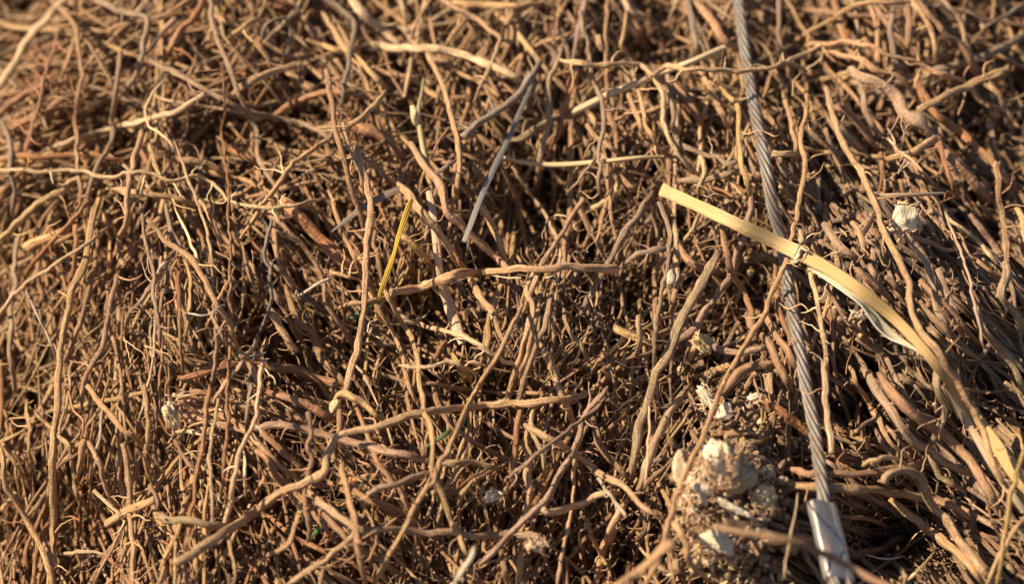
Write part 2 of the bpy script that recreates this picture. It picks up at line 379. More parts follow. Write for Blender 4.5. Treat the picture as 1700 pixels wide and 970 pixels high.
# cut stubs at the head of that bundle and round the crown, pointing at the viewer
ends = Bag()
def stub(x, y, ang, L, wpx, h, tilt, col, bag, ebag):
    xs, ys, hs = wander(x, y, ang, L, 12, .12, tilt, h, .2)
    g = root_geo(xs, ys, hs, wpx, 10, .16, (1.02, .7)); bag.add(g, vary(col, .15))
    P = place(xs[:2], ys[:2], hs[:2]); T = P[0] - P[1]; T /= np.linalg.norm(T)
    r = wpx * .5 * HALF * surf(x, y) * .93
    ebag.add(sweep(np.array([P[0] - T * r * .2, P[0] + T * r * .14, P[0] + T * r * .22]), np.array([r, r, r * .7]), 9, .06), (.4, .3, .2))
for _ in range(290):
    x = rng.uniform(1325, 1590); y = rng.uniform(285, 600)
    if rng.random() > 1.5 * float(gauss(x, y, 1430 + (y - 400) * .3, 410, 110, 120)): continue
    stub(x, y, R(52) + rng.normal(0, R(24)), rng.uniform(35, 90), rng.uniform(4.5, 10.5), rng.uniform(-6, 16), rng.uniform(-.9, -.2), rng.choice(list('kkgbd')), fill, ends)
for _ in range(110):
    t = rng.uniform(0, 6.28); q = rng.uniform(20, 110); x = 1225 + q * math.cos(t); y = 820 + 1.15 * q * math.sin(t)
    stub(x, y, rng.uniform(0, 6.28), rng.uniform(25, 70), rng.uniform(6, 13), rng.uniform(-8, 16), rng.uniform(-.9, .2), rng.choice(list('kkgtb')), fill, ends)
for _ in range(60):
    x = rng.uniform(1140, 1350); y = rng.uniform(420, 720)
    stub(x, y, R(125) + rng.normal(0, R(35)), rng.uniform(30, 80), rng.uniform(8, 14), rng.uniform(-14, 6), rng.uniform(-.7, .3), rng.choice(list('kkgbt')), fill, ends)
fo = fill.build('root_tangle', M_BARK)
tag(fo, 'deep tangle of brown dried roots filling the whole heap behind the upper ones', 'roots', kind='stuff')
tag(ends.build('cut_root_ends', M_END), 'small pale cut ends of roots crowded in the bundle and crown', 'cut ends', kind='stuff')

# fine hair-like rootlets
hair = Bag()
def curl_hair(x, y, h, L, wpx, ang, col, bag, n=12, curl=.55):
    xs, ys, hs = wander(x, y, ang, L, n, curl, rng.normal(0, .45), h, .8)
    P = place(xs, ys, hs); r = wpx * .5 * HALF * surf(x, y) * np.linspace(1.1, .35, n)
    bag.add(sweep(P, r, 4), vary(col, .15))
for _ in range(4400):
    x = rng.uniform(-150, 1850); y = rng.uniform(-120, 1100)
    dens = .35 + .9 * float(gauss(x, y, 1060, 560, 260, 300)) + 1.2 * float(gauss(x, y, 1570, 780, 170, 230)) + .5 * float(gauss(x, y, 480, 620, 200, 200)) + .5 * float(gauss(x, y, 640, 850, 250, 120))
    if rng.random() > dens: continue
    curl_hair(x, y, rng.uniform(-12, 18), rng.uniform(18, 90), rng.uniform(.7, 1.9), rng.uniform(0, 6.28), rng.choice(list('ttbbgky')), hair)
tag(hair.build('root_hairs', M_HAIR), 'fine curly root hairs scattered all over the heap', 'root hairs', kind='stuff')

# ---------------------------------------------------------------- the roots one can point at
def dry_root(w0, w1, h0, h1, col, flags, pts, label):
    flags = {'c': 'c-', 'C': '-C', 't': 't-', 'T': '-T'}.get(flags, flags)
    pts = np.array(pts, float)
    seg = np.linalg.norm(np.diff(pts, axis=0), axis=1); tot = seg.sum()
    sp = spline(pts, max(2.5, min(w0, w1) * .55)); n = len(sp); t = np.linspace(0, 1, n)
    wm = max(w0, w1)
    nx = np.gradient(sp[:, 1]); ny = -np.gradient(sp[:, 0]); q = np.hypot(nx, ny) + 1e-9
    d = zig(n, 4, (.15 if wm > 11 else .20) * wm) + wob(n, 2.5, .05 * wm)
    xs = sp[:, 0] + nx / q * d; ys = sp[:, 1] + ny / q * d
    hs = h0 + (h1 - h0) * t + 2.0 * np.sin(t * 3.14) + wob(n, 9, 1.0)
    L = tot
    s = t * L; dv = min(60., L * .28)
    if flags[0] == '-': hs -= 14 * np.clip(1 - s / dv, 0, 1) ** 2
    if flags[1] == '-': hs -= 14 * np.clip(1 - (L - s) / dv, 0, 1) ** 2
    if flags[0] == 't': pass
    P = place(xs, ys, hs)
    wp = w0 + (w1 - w0) * t
    am = .07 if wm > 6 else .05
    wp = wp * (1 + wob(n, 5, am) + wob(n, 1.8, am * .6))
    for _ in range(rng.poisson(L / 120)):
        wp *= 1 + rng.uniform(.1, .28) * np.exp(-((s - rng.uniform(0, L)) / (wm * .45)) ** 2)
    e0 = {'-': .6, 't': .12, 'c': 1.0}[flags[0]]; e1 = {'-': .6, 'T': .12, 'C': 1.0}[flags[1]]
    k = wm * (2.0 if True else 1)
    f = np.ones(n)
    f *= np.where(s < k * (3 if e0 < .3 else 1), e0 + (1 - e0) * np.clip(s / (k * (3 if e0 < .3 else 1)), 0, 1), 1)
    f *= np.where(L - s < k * (3 if e1 < .3 else 1), e1 + (1 - e1) * np.clip((L - s) / (k * (3 if e1 < .3 else 1)), 0, 1), 1)
    r = wp * .5 * HALF * (surf(xs, ys) - hs / 1000) * f * (.93 if wm > 7 else .97)
    g = Bag(); c = vary(col, .07) * (1.1 if col in 'typ' else 1.0)
    g.add(sweep(P, r, 16 if wm > 9 else (11 if wm > 5 else 7), .06 if wm > 6 else .02, 1 + rng.normal(0, .05), rng.random() * 6, rough=.05 if wm > 5 else .02), c)
    o = g.build('dry_root', M_BARK if wm > 5.5 else M_HAIR)
    tag(o, label, 'root', 'dried roots lying on top of the heap')
    for fl, i, j in ((flags[0], 0, 1), (flags[1], -1, -2)):
        if fl in 'cC' and wm >= 8:
            T = P[i] - P[j]; T /= np.linalg.norm(T); e = Bag(); rr = r[i] * 1.0
            m = 13; tr = T + rng.normal(0, .15, 3); tr /= np.linalg.norm(tr)
            e.add(sweep(np.array([P[i] - T * rr * .25, P[i] + tr * rr * .10, P[i] + tr * rr * .2, P[i] + tr * rr * .13]), np.array([rr * 1.0, rr * 1.01, rr * .8, rr * .3]), m, .05), (.4, .3, .2))
            e.build('cut_end', M_END, o)
    if wm >= 6.5 and rng.random() < .8:
        e = Bag(); m = rng.poisson(L / 24) + 2
        for _ in range(m):
            i = rng.integers(1, n - 1); sg = rng.choice([-1, 1]); a = math.atan2(ny[i] * sg, nx[i] * sg) + rng.normal(0, .6)
            hl = rng.uniform(5, 15) if rng.random() < .66 else rng.uniform(18, 60)
            nn = 9; aa = a + np.cumsum(rng.normal(0, .32, nn)); st = hl / nn
            hx = xs[i] + np.concatenate([[0], np.cumsum(np.cos(aa) * st)[:-1]]); hy = ys[i] + np.concatenate([[0], np.cumsum(np.sin(aa) * st)[:-1]])
            hh = hs[i] + np.linspace(0, rng.normal(0, 3), nn)
            e.add(sweep(place(hx, hy, hh), (rng.uniform(.45, 1.0) if hl < 18 else rng.uniform(.8, 1.7)) * HALF * surf(xs[i], ys[i]) * np.linspace(1.2, .4, nn), 4), np.clip(c * 1.25, 0, .8))
        eo = e.build('rootlets', M_HAIR, o); eo['kind'] = 'stuff'
    return o, xs, ys, hs
TRACES = '''
14 13 34 34 t cC 650,484 700,474 760,457 820,452 880,448 920,445 960,444 1022,447;thick straight tan root with clean cut ends, lying level across the middle
9 9 12 14 t C 560,510 600,502 642,493;short brown root end poking out left of the level cut root
8 7 26 22 p -- -10,285 60,284 130,283 180,296 213,286 256,290 283,300 330,291 366,316 383,333 425,343 475,343 540,328;long pale root running level in from the left edge
13 10 16 10 y -- -15,408 0,396 50,346 100,320 127,297 170,300;thick golden root sloping up from the left edge above the thin pale one
8 6 34 26 p -- -15,540 0,523 43,470 77,450 113,423 153,398 200,360;thin pale root slanting up right from the left edge across upright roots
11 10 26 24 t cC 236,220 223,266 213,320 209,370 200,395 201,425 208,437;grey tan root hanging down with its swollen end just under the pale slanting root
9 9 28 20 g c 198,85 190,160 185,200 188,230 160,280 147,320 147,350;upright grey root with cut top near the upper left
12 13 22 20 t -- 167,318 150,383 140,433 117,490 107,550 100,590 96,650 93,714 88,780 88,860 82,980;long thick upright tan root running down the left side to the bottom edge
8 8 24 20 b -- 75,-10 123,37 130,67 135,127 125,187 128,253 133,320 128,350;brown root that bends and drops straight down from the top left edge
8 8 20 14 b -- 128,48 157,87 185,135 196,170;short brown root slanting down right from the bend of the top left root
14 14 24 12 p -- 115,-12 100,10 47,67 20,110 -10,160;thick blurred pale root sloping down to the left edge from the top
7 9 24 10 r c 97,53 70,147 53,213 43,273 40,300;straight reddish root with cut tip leaning right near the left edge
4 8 34 26 r t 364,97 373,147 368,207 370,240 376,283 380,323 378,363 383,403 381,483 385,530 380,600 378,647 376,714 366,834;very long slender reddish root standing upright with peeling bark
4 4 26 16 p -- 272,133 255,155 241,180 247,207 265,220 283,237 302,266;thin curled pale rootlet forming a hook at upper left
5 6 32 26 p t 288,230 306,277 322,320 340,373 350,420 356,450;thin pale root with pointed tip leaning left beside the hooked rootlet
10 9 22 28 g -- 236,92 300,123 360,157 407,180 425,187 498,203 530,216 550,232;long grey brown root sloping gently down right across the upper left
9 8 20 20 g -- 349,-10 357,53 383,113 403,173 425,210 430,260 455,307 462,330;grey root dropping from the top edge and drifting right of the slender reddish one
9 10 24 14 t -- 552,228 492,266 455,313 425,356 398,398;tan root forking down left from the end of the long grey brown root
10 10 36 26 b c 544,117 553,187 568,260 585,320 606,390;straight smooth brown root with clean cut top standing at upper centre left
11 12 28 28 t -- 590,240 608,300 612,330 608,423 605,496 598,556 578,636 572,660;thick upright tan root passing left of the yellow grass blade
8 8 24 16 b -- 438,350 485,390 518,426 538,470 541,503 568,543 584,574;brown root stepping down right under the white cut twig
19 18 4 0 r -- 460,326 472,336 525,386 558,420 600,462;very thick reddish brown root half buried left of centre
11 11 18 20 b -- 472,475 492,530 522,556 535,596 562,628 575,650;wavy brown root sloping down to the frayed hooked stub
9 11 24 30 t -- 632,470 638,480 658,520 681,556 691,596 698,647 711,700 718,747 721,790 741,837 758,887 778,925;long wavy tan root descending through the centre to the bottom
8 9 20 14 t -- 612,480 625,510 651,550 668,590 678,636 690,668;tan root with curly rootlets starting below the yellow grass blade
9 8 24 18 p -- 660,512 675,530 701,540 751,553 795,573 850,606 885,625;pale root sloping down right under the level cut root
9 10 34 30 t -- 868,505 850,540 825,593 795,643 758,717 728,780 715,807 675,873 618,972;long straight pale root slanting from centre down to the bottom edge
15 12 30 26 t c 290,937 325,917 360,893 425,851 482,813 528,790 542,757 568,723 625,710 701,684 758,680 850,670 950,660 985,652;thick long tan root rising in a wave from lower left to centre
13 12 24 24 k C 505,812 515,820 558,853 598,877 658,877 708,887 745,882 791,890 850,887 897,893;thick grey barked root lying level near the bottom centre
11 10 24 14 t -- 598,880 558,913 522,940 470,975;tan branch dropping down left from the grey barked root
14 14 10 8 r -- 435,645 450,652 492,664 535,684 568,703;thick red brown root above the wavy tan root, lower left of centre
13 14 12 10 r C 298,628 340,618 380,608 438,612 492,613 525,629 558,641;thick red brown root lying level with a blunt end beside the frayed stub
10 9 14 12 r -- 425,704 458,740 502,780 520,800;pinkish root sloping steeply right beneath the wavy brown one
14 14 10 12 m -- 296,690 340,700 400,712 468,707 525,719 582,734 638,750 701,767 722,776;thick mottled root with white scuffs running right toward the centre bottom
9 8 36 22 b c 510,687 515,720 513,747 518,763 505,820 512,873 510,900;crooked upright brown root with knobby top crossing the thick wavy tan root
10 11 32 24 t c 568,773 578,820 588,873 598,933 606,980;straight tan root with clean cut top standing at the bottom left of centre
12 12 26 14 k c 610,822 630,812 658,803 701,787 722,780;short thick grey root with a frayed left end at lower centre
11 10 14 16 k -- 728,777 775,773 838,777;rough grey root lying level right of the crossing at lower centre
9 7 28 22 r cC 718,820 751,818 775,803 808,783;short reddish curved root piece rising right at lower centre
13 11 20 12 y -- 556,676 560,660 572,655 598,664 625,690 642,700;hooked yellow brown stub with a frayed whitish knob
10 10 12 10 b C 568,658 562,714 556,767;short brown root hanging below the hooked frayed stub
10 9 14 4 b -- 585,660 611,723 631,773 665,820 690,880 700,910;brown root passing behind the wavy tan root at lower centre
13 13 24 22 s c 768,227 790,208 818,190 850,167 875,135 900,104;grey stick slanting up right near the top centre
15 11 14 18 p c 618,80 660,80 708,78 750,86 791,98 850,125 880,140;thick pale root lying level at top centre, out of focus
12 8 14 10 g -- 845,236 865,226 900,206 950,185 1017,153;dim grey straw continuing down left from the pale slanting straw
11 7 40 50 p -- 930,98 945,102 983,107 1017,107 1045,105 1063,110 1085,122 1097,117 1110,107 1150,113 1217,117 1275,111 1302,103 1320,108 1338,122;pale bare twig running level in front of the steel cable
11 12 28 50 t c 1368,147 1388,213 1418,266 1445,320 1475,396 1508,466 1521,530 1558,583 1595,640 1628,707 1648,767 1673,812;very long smooth tan root with cut top crossing the cut bundle on the right
8 10 24 46 t -- 1325,135 1338,167 1330,230 1338,266 1328,323 1325,356 1312,403 1305,436 1285,480 1270,515 1240,569 1200,645 1163,737 1126,813 1103,897 1068,985;very long light brown root crossing the steel cable and slanting down to the bottom edge
13 12 30 26 t -- 866,705 880,712 917,730 960,760 993,787 1037,813 1063,837 1095,860;thick tan root slanting down right toward the crumbly root crown
11 13 36 26 k -- 1010,645 985,672 967,697 950,750 930,790 907,827 883,853 850,885 825,915 798,940;long grey tan root slanting from centre down left across the thick tan one
7 8 42 34 k -- 1000,672 983,684 927,727 883,760 845,797;thin grey root slanting down left across the others at lower centre right
7 7 30 18 p -- 977,697 957,753 953,813 943,873 923,975;thin pale upright root dropping to the bottom edge right of centre
13 13 34 22 p c 903,845 912,850 937,847 967,837 993,823 1030,820;short thick ringed root stub with pale blunt end, lower right of centre
7 6 28 34 w C 983,783 1010,820 1038,858;thin split twig with a bright white tip below the thick tan root
12 12 16 10 t -- 1040,827 1017,870 1000,913 990,975;thick tan root curving down to the bottom edge below the white tipped twig
7 7 22 14 t -- 963,847 990,907 1015,968;thin tan root sloping to the bottom edge under the ringed stub
14 13 20 14 k -- 1145,640 1103,700 1083,740 1067,803 1050,830;thick rough root sloping down left beside the crumbly root crown
14 14 30 20 k -- 1193,418 1160,480 1133,530 1110,583 1083,640 1070,680 1057,724 1050,797;thick bark covered root slanting down left from beneath the dry reed
17 15 80 74 t C 1015,990 1030,970 1063,943 1097,917 1120,903;thick blurred tan root end rising from the bottom edge left of the crown
11 10 34 28 t -- 1113,860 1140,903 1150,937 1176,965;tan splintered root slanting over the lower left of the root crown
12 11 12 4 b -- 983,690 1000,740 1027,780 1050,805;brown root crossing behind the thick tan one toward the crown
4 3 40 40 p T 1078,674 1077,720 1073,780 1070,813;thin stiff straw stalk standing left of the root crown
10 9 22 14 r -- 867,650 857,717 850,790 842,830;straight reddish root standing at centre below the level root
11 11 10 6 t -- 857,975 865,900 875,847 880,774 873,720 864,708;tan upright root reaching the bottom edge right of the crossing
9 9 36 24 t c 969,330 945,365 920,403 900,440 888,470 870,520;split tan root with pointed upper tip rising behind the level cut root
6 7 20 26 p -- 850,276 880,320 920,386 930,443 922,483;thin pale stalk falling down right to the level cut root
14 12 16 6 g -- 1086,318 1060,355 1037,386 1010,433 983,490 965,530;thick grey root slanting down left just beyond the right end of the level cut root
11 10 14 12 g -- 1115,410 1090,414 1063,423 1027,446;grey brown root joining the thick grey one from the right
8 6 34 24 g c 1093,336 1113,390 1107,440 1093,513 1086,560 1083,603 1080,640;thin dark root with small cut head dropping past the pale pebble
11 10 26 22 b -- 1198,378 1210,440 1233,483 1250,530 1262,550;brown root dropping down right from under the dry reed, left of the cable
11 13 16 10 g -- 1245,318 1245,350 1235,390 1220,433 1213,463 1170,516 1147,550 1110,573;grey root passing under the dry reed and bending down left
12 12 24 18 b -- 1140,446 1123,476 1117,506 1112,520;short thick bent root right of the pale pebble
13 13 14 8 b -- 1127,406 1143,433 1170,446 1195,452;short arched brown root above the pale pebble
14 14 16 10 t c 1023,546 1050,556 1077,570 1095,580;stubby cut root lying level in front of small upright stub
11 12 28 12 t c 1060,526 1061,555 1059,590;small upright cut stub right of centre
12 12 26 20 t -- 895,570 897,576 917,613 927,643 945,690 955,715;straight tan root slanting down right just right of centre
8 7 22 16 k -- 933,510 940,543 967,576 981,602;twisted thin root with hairy end just right of centre
11 12 22 16 t -- 890,440 876,483 887,510 870,570 850,640 842,680;tan split root falling from the level cut root at centre
10 11 28 20 g -- 917,480 907,540 893,563 870,636 850,680;grey forked root falling down left just below the level cut root
9 8 10 4 r -- 855,300 857,323 867,383 883,436;red brown root hanging above the level cut root
8 8 18 10 r C 820,255 840,290 860,333 885,387;straight orange brown root with cut lower end at upper centre
17 16 24 18 b -- 1200,655 1215,635 1243,613 1280,606 1300,612;thick arched root curling toward the cable, right of centre
12 12 22 22 g -- 1165,572 1183,577 1217,587 1250,579 1292,577;grey root bowed level between the yellowish chunk and the cable
9 8 30 26 p -- 1328,380 1342,440 1355,496 1365,556 1370,600 1372,647;slim pale root standing just right of the steel cable
12 11 32 28 p C 1368,600 1372,647 1375,707 1382,753;pale rough root with cut lower end hanging right of the steel cable
9 9 24 18 r -- 1281,425 1285,436 1292,510 1312,563 1318,600;orange brown root tucked close along the left of the cable
12 12 22 16 b c 1270,525 1295,563 1318,606 1330,630;brown root slanting down right under the cable
14 14 24 16 b c 1268,556 1275,566 1298,613 1318,650;thick brown root slanting down right left of the cable
10 11 34 30 b c 1656,273 1658,323 1665,363 1672,440;straight upright brown root with splintered top at the right edge
14 13 34 20 k c 1668,440 1672,455 1661,490 1688,523 1710,560;knotted pale root joint at the right edge below the upright root
10 10 30 20 t c 1688,346 1695,370 1712,420;brown root with cut tip at the right edge
6 6 30 30 p -- 1568,352 1575,366 1600,380 1612,390 1635,413 1661,446;pale rootlet arching down to the knotted joint on the right
7 7 26 26 t -- 1553,360 1572,385 1595,393 1608,423 1651,456 1668,465;brown rootlet under the pale one leading to the knotted joint
5 5 32 26 g T 1572,365 1591,406 1611,473 1625,536 1636,590;thin dry grey straw dropping steeply over the right bundle
12 12 26 20 k c 1620,510 1635,550 1655,573 1685,616 1700,655;knobbly root with cut top running down to the right edge
11 11 22 14 b c 1528,466 1558,500 1588,526 1625,572;cut brown root in the right bundle beside the long tan root
13 12 24 14 k c 1558,450 1568,480 1580,510 1600,560;short cut root with pale end in the middle of the right bundle
13 12 22 14 k c 1503,390 1531,423 1548,473 1561,523 1588,570;rough dark root starting below the big white wood chunk
11 12 26 10 t c 1415,370 1425,385 1434,408 1440,430;cut stub left of the big white wood chunk
13 13 22 12 b c 1423,448 1440,462 1460,478 1480,500;cut stub above the dry reed left of the long tan root
13 13 22 10 k c 1366,374 1385,395 1404,415 1420,440;dark cut stub right of the cable above the reed node
13 14 22 14 r -- 1265,670 1280,676 1308,690 1340,716 1370,735 1400,760;thick red brown root passing behind the cable below centre right
15 16 32 22 k c 1470,803 1474,792 1484,785 1508,780 1533,795 1545,833 1561,853 1591,893 1621,937 1650,975;thick hooked root curving over and down right of the clamp
13 13 18 16 b -- 1308,778 1348,787 1408,788 1475,779 1548,768;brown root lying level behind the cable above the clamp
17 14 20 16 b -- 1300,805 1330,808 1392,813 1441,813 1508,827 1568,837 1612,862;thick brown root running right from the top of the clamp
8 7 30 24 p -- 1432,775 1445,766 1461,763 1488,763 1518,782;short lit pale rootlet arched above the hooked root
16 15 22 16 k -- 1430,615 1451,647 1481,687 1508,723 1531,743 1575,773 1612,792;thick wrinkled root sloping down right below the reed
17 15 24 18 b -- 1455,625 1478,653 1521,697 1558,717 1595,750 1628,793 1662,855;thick brown root sloping down right close under the reed
13 12 30 24 k -- 1552,600 1556,647 1568,680 1562,713 1543,742;curved root hooking down left under the reed
9 8 22 16 t -- 1410,610 1428,647 1455,690 1475,730 1508,763 1530,783;slim brown root sloping down right in the gap right of the cable
9 9 12 6 b -- 1434,655 1427,680 1426,700 1445,757;dim bent root in the dark gap right of the cable
8 8 18 10 g c 1421,717 1440,702 1463,686;short grey twig in the dark gap right of the cable
17 15 18 22 t -- 1478,828 1485,833 1515,860 1551,887 1575,910 1608,940 1634,975;thick tan root sloping to the bottom edge right of the clamp
7 8 46 40 y -- 1706,735 1697,760 1678,823 1668,897 1656,975;slender golden root leaning at the lower right edge
9 9 40 30 t -- 1708,852 1700,863 1671,900 1635,975;tan root crossing the golden one in the lower right corner
5 4 34 30 p T 1508,965 1525,950 1535,937 1548,920 1553,916;pale crooked rootlet in the bottom dark hollow
9 9 14 12 b -- 1392,858 1398,860 1441,863 1478,880;brown root stub just right of the clamp
14 14 4 0 b -- 1398,925 1430,920 1461,913 1510,880;dim thick root in the hollow at lower right of the clamp
13 12 20 14 g -- 1538,748 1545,760 1561,793 1598,812;grey root between the hooked root and the reed
3 3 46 50 p T 1325,820 1315,880 1305,930 1300,965;thin upright straw stalk left of the clamp
18 17 34 28 k c 1413,116 1430,127 1461,140 1488,158 1501,190 1528,207 1550,236;very thick grey barked root with pale cut head at upper right
10 9 30 24 r -- 1553,222 1562,245 1571,283 1585,330;red brown root hanging from the joint at upper right
15 13 16 12 b -- 1562,240 1575,256 1605,290 1645,333;thick brown root sloping down right from the joint at upper right
14 13 26 20 t c 1553,230 1535,243 1508,256 1468,264;tan woody root lying level from the joint at upper right
15 14 32 26 t cC 1528,184 1550,172 1575,157 1621,133 1668,118;thick blurred tan stick with cut ends slanting up at upper right
14 13 18 8 r c 1521,130 1538,160 1555,190 1595,220 1638,260 1690,318;orange brown root with cut top running down right at upper right
10 10 26 18 b -- 1515,-8 1521,0 1561,47 1598,80 1618,123 1622,140;brown root dropping from the top edge to the blurred tan stick
10 9 22 16 t -- 1510,-12 1530,20 1548,53 1555,110;tan root dropping from the top edge beside the brown one at upper right
8 8 24 18 g -- 1556,-10 1575,12 1591,27 1608,83 1628,124;thin grey root dropping from the top edge at upper right
13 13 10 4 g -- 1712,50 1700,57 1641,87 1575,113 1475,143 1435,172;thick blurred grey root sloping in from the right edge near the top
9 9 20 22 t -- 1318,70 1340,54 1368,37 1408,13 1448,3 1501,4 1530,-5;tan root arching along the top edge right of the cable
13 13 12 12 r -- 1380,-10 1385,0 1398,43 1418,90 1428,118;thick orange root dropping from the top edge right of the cable
8 8 26 22 t -- 1330,78 1365,73 1408,70 1451,80 1471,93 1505,97 1558,120 1608,140 1628,167 1671,187 1683,210;long thin wavy brown root stepping across the upper right
9 8 20 16 t -- 1340,78 1355,82 1401,93 1435,103 1461,120 1491,127 1530,165;wavy brown root just under the long thin one at upper right
10 10 20 14 g -- 1297,-10 1295,0 1294,60 1302,104;grey straight root dropping from the top edge just right of the cable
11 10 16 12 b -- 1510,-12 1508,0 1507,60 1504,104;upright brown root dropping from the top edge at upper right
10 9 18 12 g -- 1484,10 1481,27 1478,63 1491,113 1510,144;grey curved root at upper right above the thick grey barked one
11 10 16 8 k -- 1425,128 1428,137 1438,177 1460,230;rough grey root hanging down below the thick grey head
13 12 12 4 b -- 1375,165 1381,173 1418,200 1458,252;brown root sloping down right behind the long tan root's top
16 15 4 0 k -- 1370,190 1388,207 1440,256;thick rough root sloping down right at the head of the bundle
8 8 20 14 t -- 1302,150 1305,167 1315,210 1322,247 1325,270;thin tan root right of the cable at upper right
11 11 22 14 p c 1282,254 1300,257 1326,256;short pale cut root touching the right of the cable
9 8 22 24 s T 1706,0 1690,12 1668,27 1628,47;grey twig poking in from the top right corner
6 4 40 30 p t 1475,213 1484,235 1490,250 1508,262 1541,293 1552,306;pale spiny twig with side thorns at the right
10 9 20 14 t -- 1628,136 1641,143 1661,160 1675,190 1683,210;tan root falling right from the blurred stick near the right edge
8 8 34 24 g c 965,18 970,45 977,80 983,127 997,167 1003,213 995,253 994,325;thin grey brown root with pointed top crossing the pale straws
8 8 18 10 b -- 1012,-10 1010,0 1005,50 1010,117 1003,177 1000,200;brown root dropping from the top edge left of the cable
10 10 16 14 r -- 965,105 960,115 950,153 933,187 927,220 913,250;orange brown root above the pale level straw
10 10 20 12 k -- 936,82 925,108 913,133 910,200 900,250 893,325;olive tan root dropping steeply across the level straw
8 8 20 16 t -- 1048,110 1052,125 1063,160 1070,200 1097,256;tan root hanging from the pale bare twig
9 9 26 22 p -- 1076,110 1085,128 1100,160 1103,207 1127,253 1158,290;bright tan root hanging right of centre below the pale bare twig
8 8 22 16 t c 1043,157 1052,180 1060,200 1068,232;short tan root among the hanging ones below the bare twig
14 13 8 4 b -- 1105,128 1143,167 1170,212;thick brown root behind the hanging roots left of the cable
9 8 14 8 g -- 1110,128 1120,187 1121,226;short dull root left of the cable under the bare twig
9 9 18 12 t -- 1160,115 1165,123 1187,160 1208,213;brown root sloping toward the cable from the bare twig
9 9 24 28 y -- 1190,142 1205,156 1227,180 1228,227 1230,267 1243,325;golden crooked root hanging just left of the cable
9 9 16 12 s -- 1138,-8 1141,0 1150,40 1162,92;straight grey stem dropping from the top edge left of the cable
14 13 10 8 t -- 1145,-8 1183,37 1203,67 1232,84;thick blurred root sloping from the top edge to the cable
8 8 20 22 t C 1041,10 1040,25 1037,60 1033,77 1050,103;hooked tan root above the pale bare twig
12 11 14 12 p -- 1035,-8 1037,0 1047,20 1072,28;thick pale blurred root piece at the top edge
11 10 14 10 t c 992,60 998,72 1012,96;short bright root stub above the pale bare twig
10 10 18 8 t c 977,206 985,220 997,233 1032,258;pale tipped root above the level straw
9 9 14 6 b c 1010,188 1016,205 1029,228;small brown root stub above the level straw
12 11 20 16 g -- 1125,300 1150,299 1183,297 1230,279;thick grey brown root just above the tip of the dry reed
11 9 30 24 p c 1163,260 1171,285 1168,300 1160,325;pale knobby root end hanging above the dry reed
8 8 22 18 g -- 1118,222 1135,240 1163,253 1190,262 1207,273 1224,262 1228,240;thin brown root dipping in a shallow curve left of the cable
5 4 26 20 g -- 993,248 985,266 973,283 940,325;thin forked rootlet below the level straw
16 14 20 20 p -- 578,-12 585,0 611,27 638,53 668,75;thick blurred pale root sloping from the top edge to the thick pale level root
9 9 26 22 t -- 705,85 711,93 735,140 745,187 758,233 760,280 757,330;long tan root dropping from the thick pale level root at top centre
10 9 18 12 y -- 536,20 541,30 568,73 601,107 645,147;golden root sloping down right at top left of centre
8 8 18 18 s -- 548,0 570,18 588,40 585,75 578,110 565,176;thin grey root bending down at top left of centre
10 9 22 20 t -- 641,150 628,165 605,187 580,208 578,225;tan root sloping down left near the cut brown root
9 9 26 22 t c 571,205 578,232 591,267 598,290 606,325;tan root beside and right of the cut brown root
9 8 18 10 b -- 585,245 600,260 631,283 658,310;brown root sloping right at upper left of centre
12 11 16 10 r -- 450,193 475,180 501,167 535,153 611,160;thick red root sloping up right at upper left
18 17 0 0 r -- 575,200 585,207 638,233 683,272;very thick red brown root behind, upper left of centre
12 12 22 20 t c 679,240 690,258 708,283 731,307 745,353 778,386 818,420 848,450;thick tan root sloping right behind the two grey blades
13 12 26 20 t -- 660,305 675,320 688,336 718,373 745,410 765,446;thick bright tan root sloping down right to the level cut root
10 10 20 14 y -- 790,325 798,343 815,368 825,390 843,437;golden root right of the grey blue blade
13 12 18 8 y c 668,390 680,403 701,423 718,450;short knobby golden stub right of the yellow blade
11 11 26 26 t C 774,456 788,476 801,496 819,522;tan root with a splintered white tip below the level cut root
9 9 18 14 g -- 448,436 460,446 478,460 494,486;grey root sloping down to the dark stick left of centre
11 10 16 10 d c 490,488 510,500 542,520;dark charcoal coloured stick left of centre
5 5 26 28 w C 494,491 515,478 532,469 546,462;thin white cut twig left of centre
13 13 22 24 t C 440,500 452,523 468,553 489,585;thick tan root with hollow cut end left of centre
9 8 18 10 b -- 450,476 462,500 475,523 498,566;dim brown root left of centre beside the hollow cut root
7 8 28 20 s -- 452,362 444,400 438,425 448,445 450,480 445,520 425,566 420,600;thin grey root weaving down, left of centre
7 7 20 16 t -- 545,315 555,340 568,380 580,410 600,458;thin tan root slanting down left of the thick upright tan root
7 8 18 16 b -- 616,370 622,392 631,450 652,505;thin brown root just behind the yellow blade
4 4 16 16 b -- 672,420 668,440 656,470;small dark rootlet right of the yellow blade
10 9 10 8 y -- 748,585 765,610 788,640;golden root below the pinkish flat stalk
9 9 14 6 r -- 713,606 730,580 750,554;short orange root between the sloping roots at centre
7 6 28 24 p -- 663,606 690,610 718,610 748,603 775,612 797,625;pale crooked twig lying level at centre with curled rootlets
7 7 18 16 t -- 538,448 560,455 595,466;thin tan root left of the thick upright tan root
12 12 18 20 t C 383,158 400,145 425,131 462,117 503,107;thick lit root with rounded end at top left of centre
12 11 14 12 t -- 418,60 425,67 445,93 457,120;thick tan root bending into the round ended one
13 12 4 0 b -- 470,112 500,133 538,156;dim thick root right of the round ended one
6 5 20 16 s -- 430,72 440,45 452,33 466,29 475,33 485,63 480,80 472,94;thin grey rootlet bent into a hoop near the top
8 7 26 20 t -- 728,-5 745,5 778,23 810,45 830,62 825,80 818,100 800,140 786,170;brown root bending sharply down at top centre
12 11 20 20 y -- 750,2 800,8 850,9 900,0;bright golden root along the top edge, centre
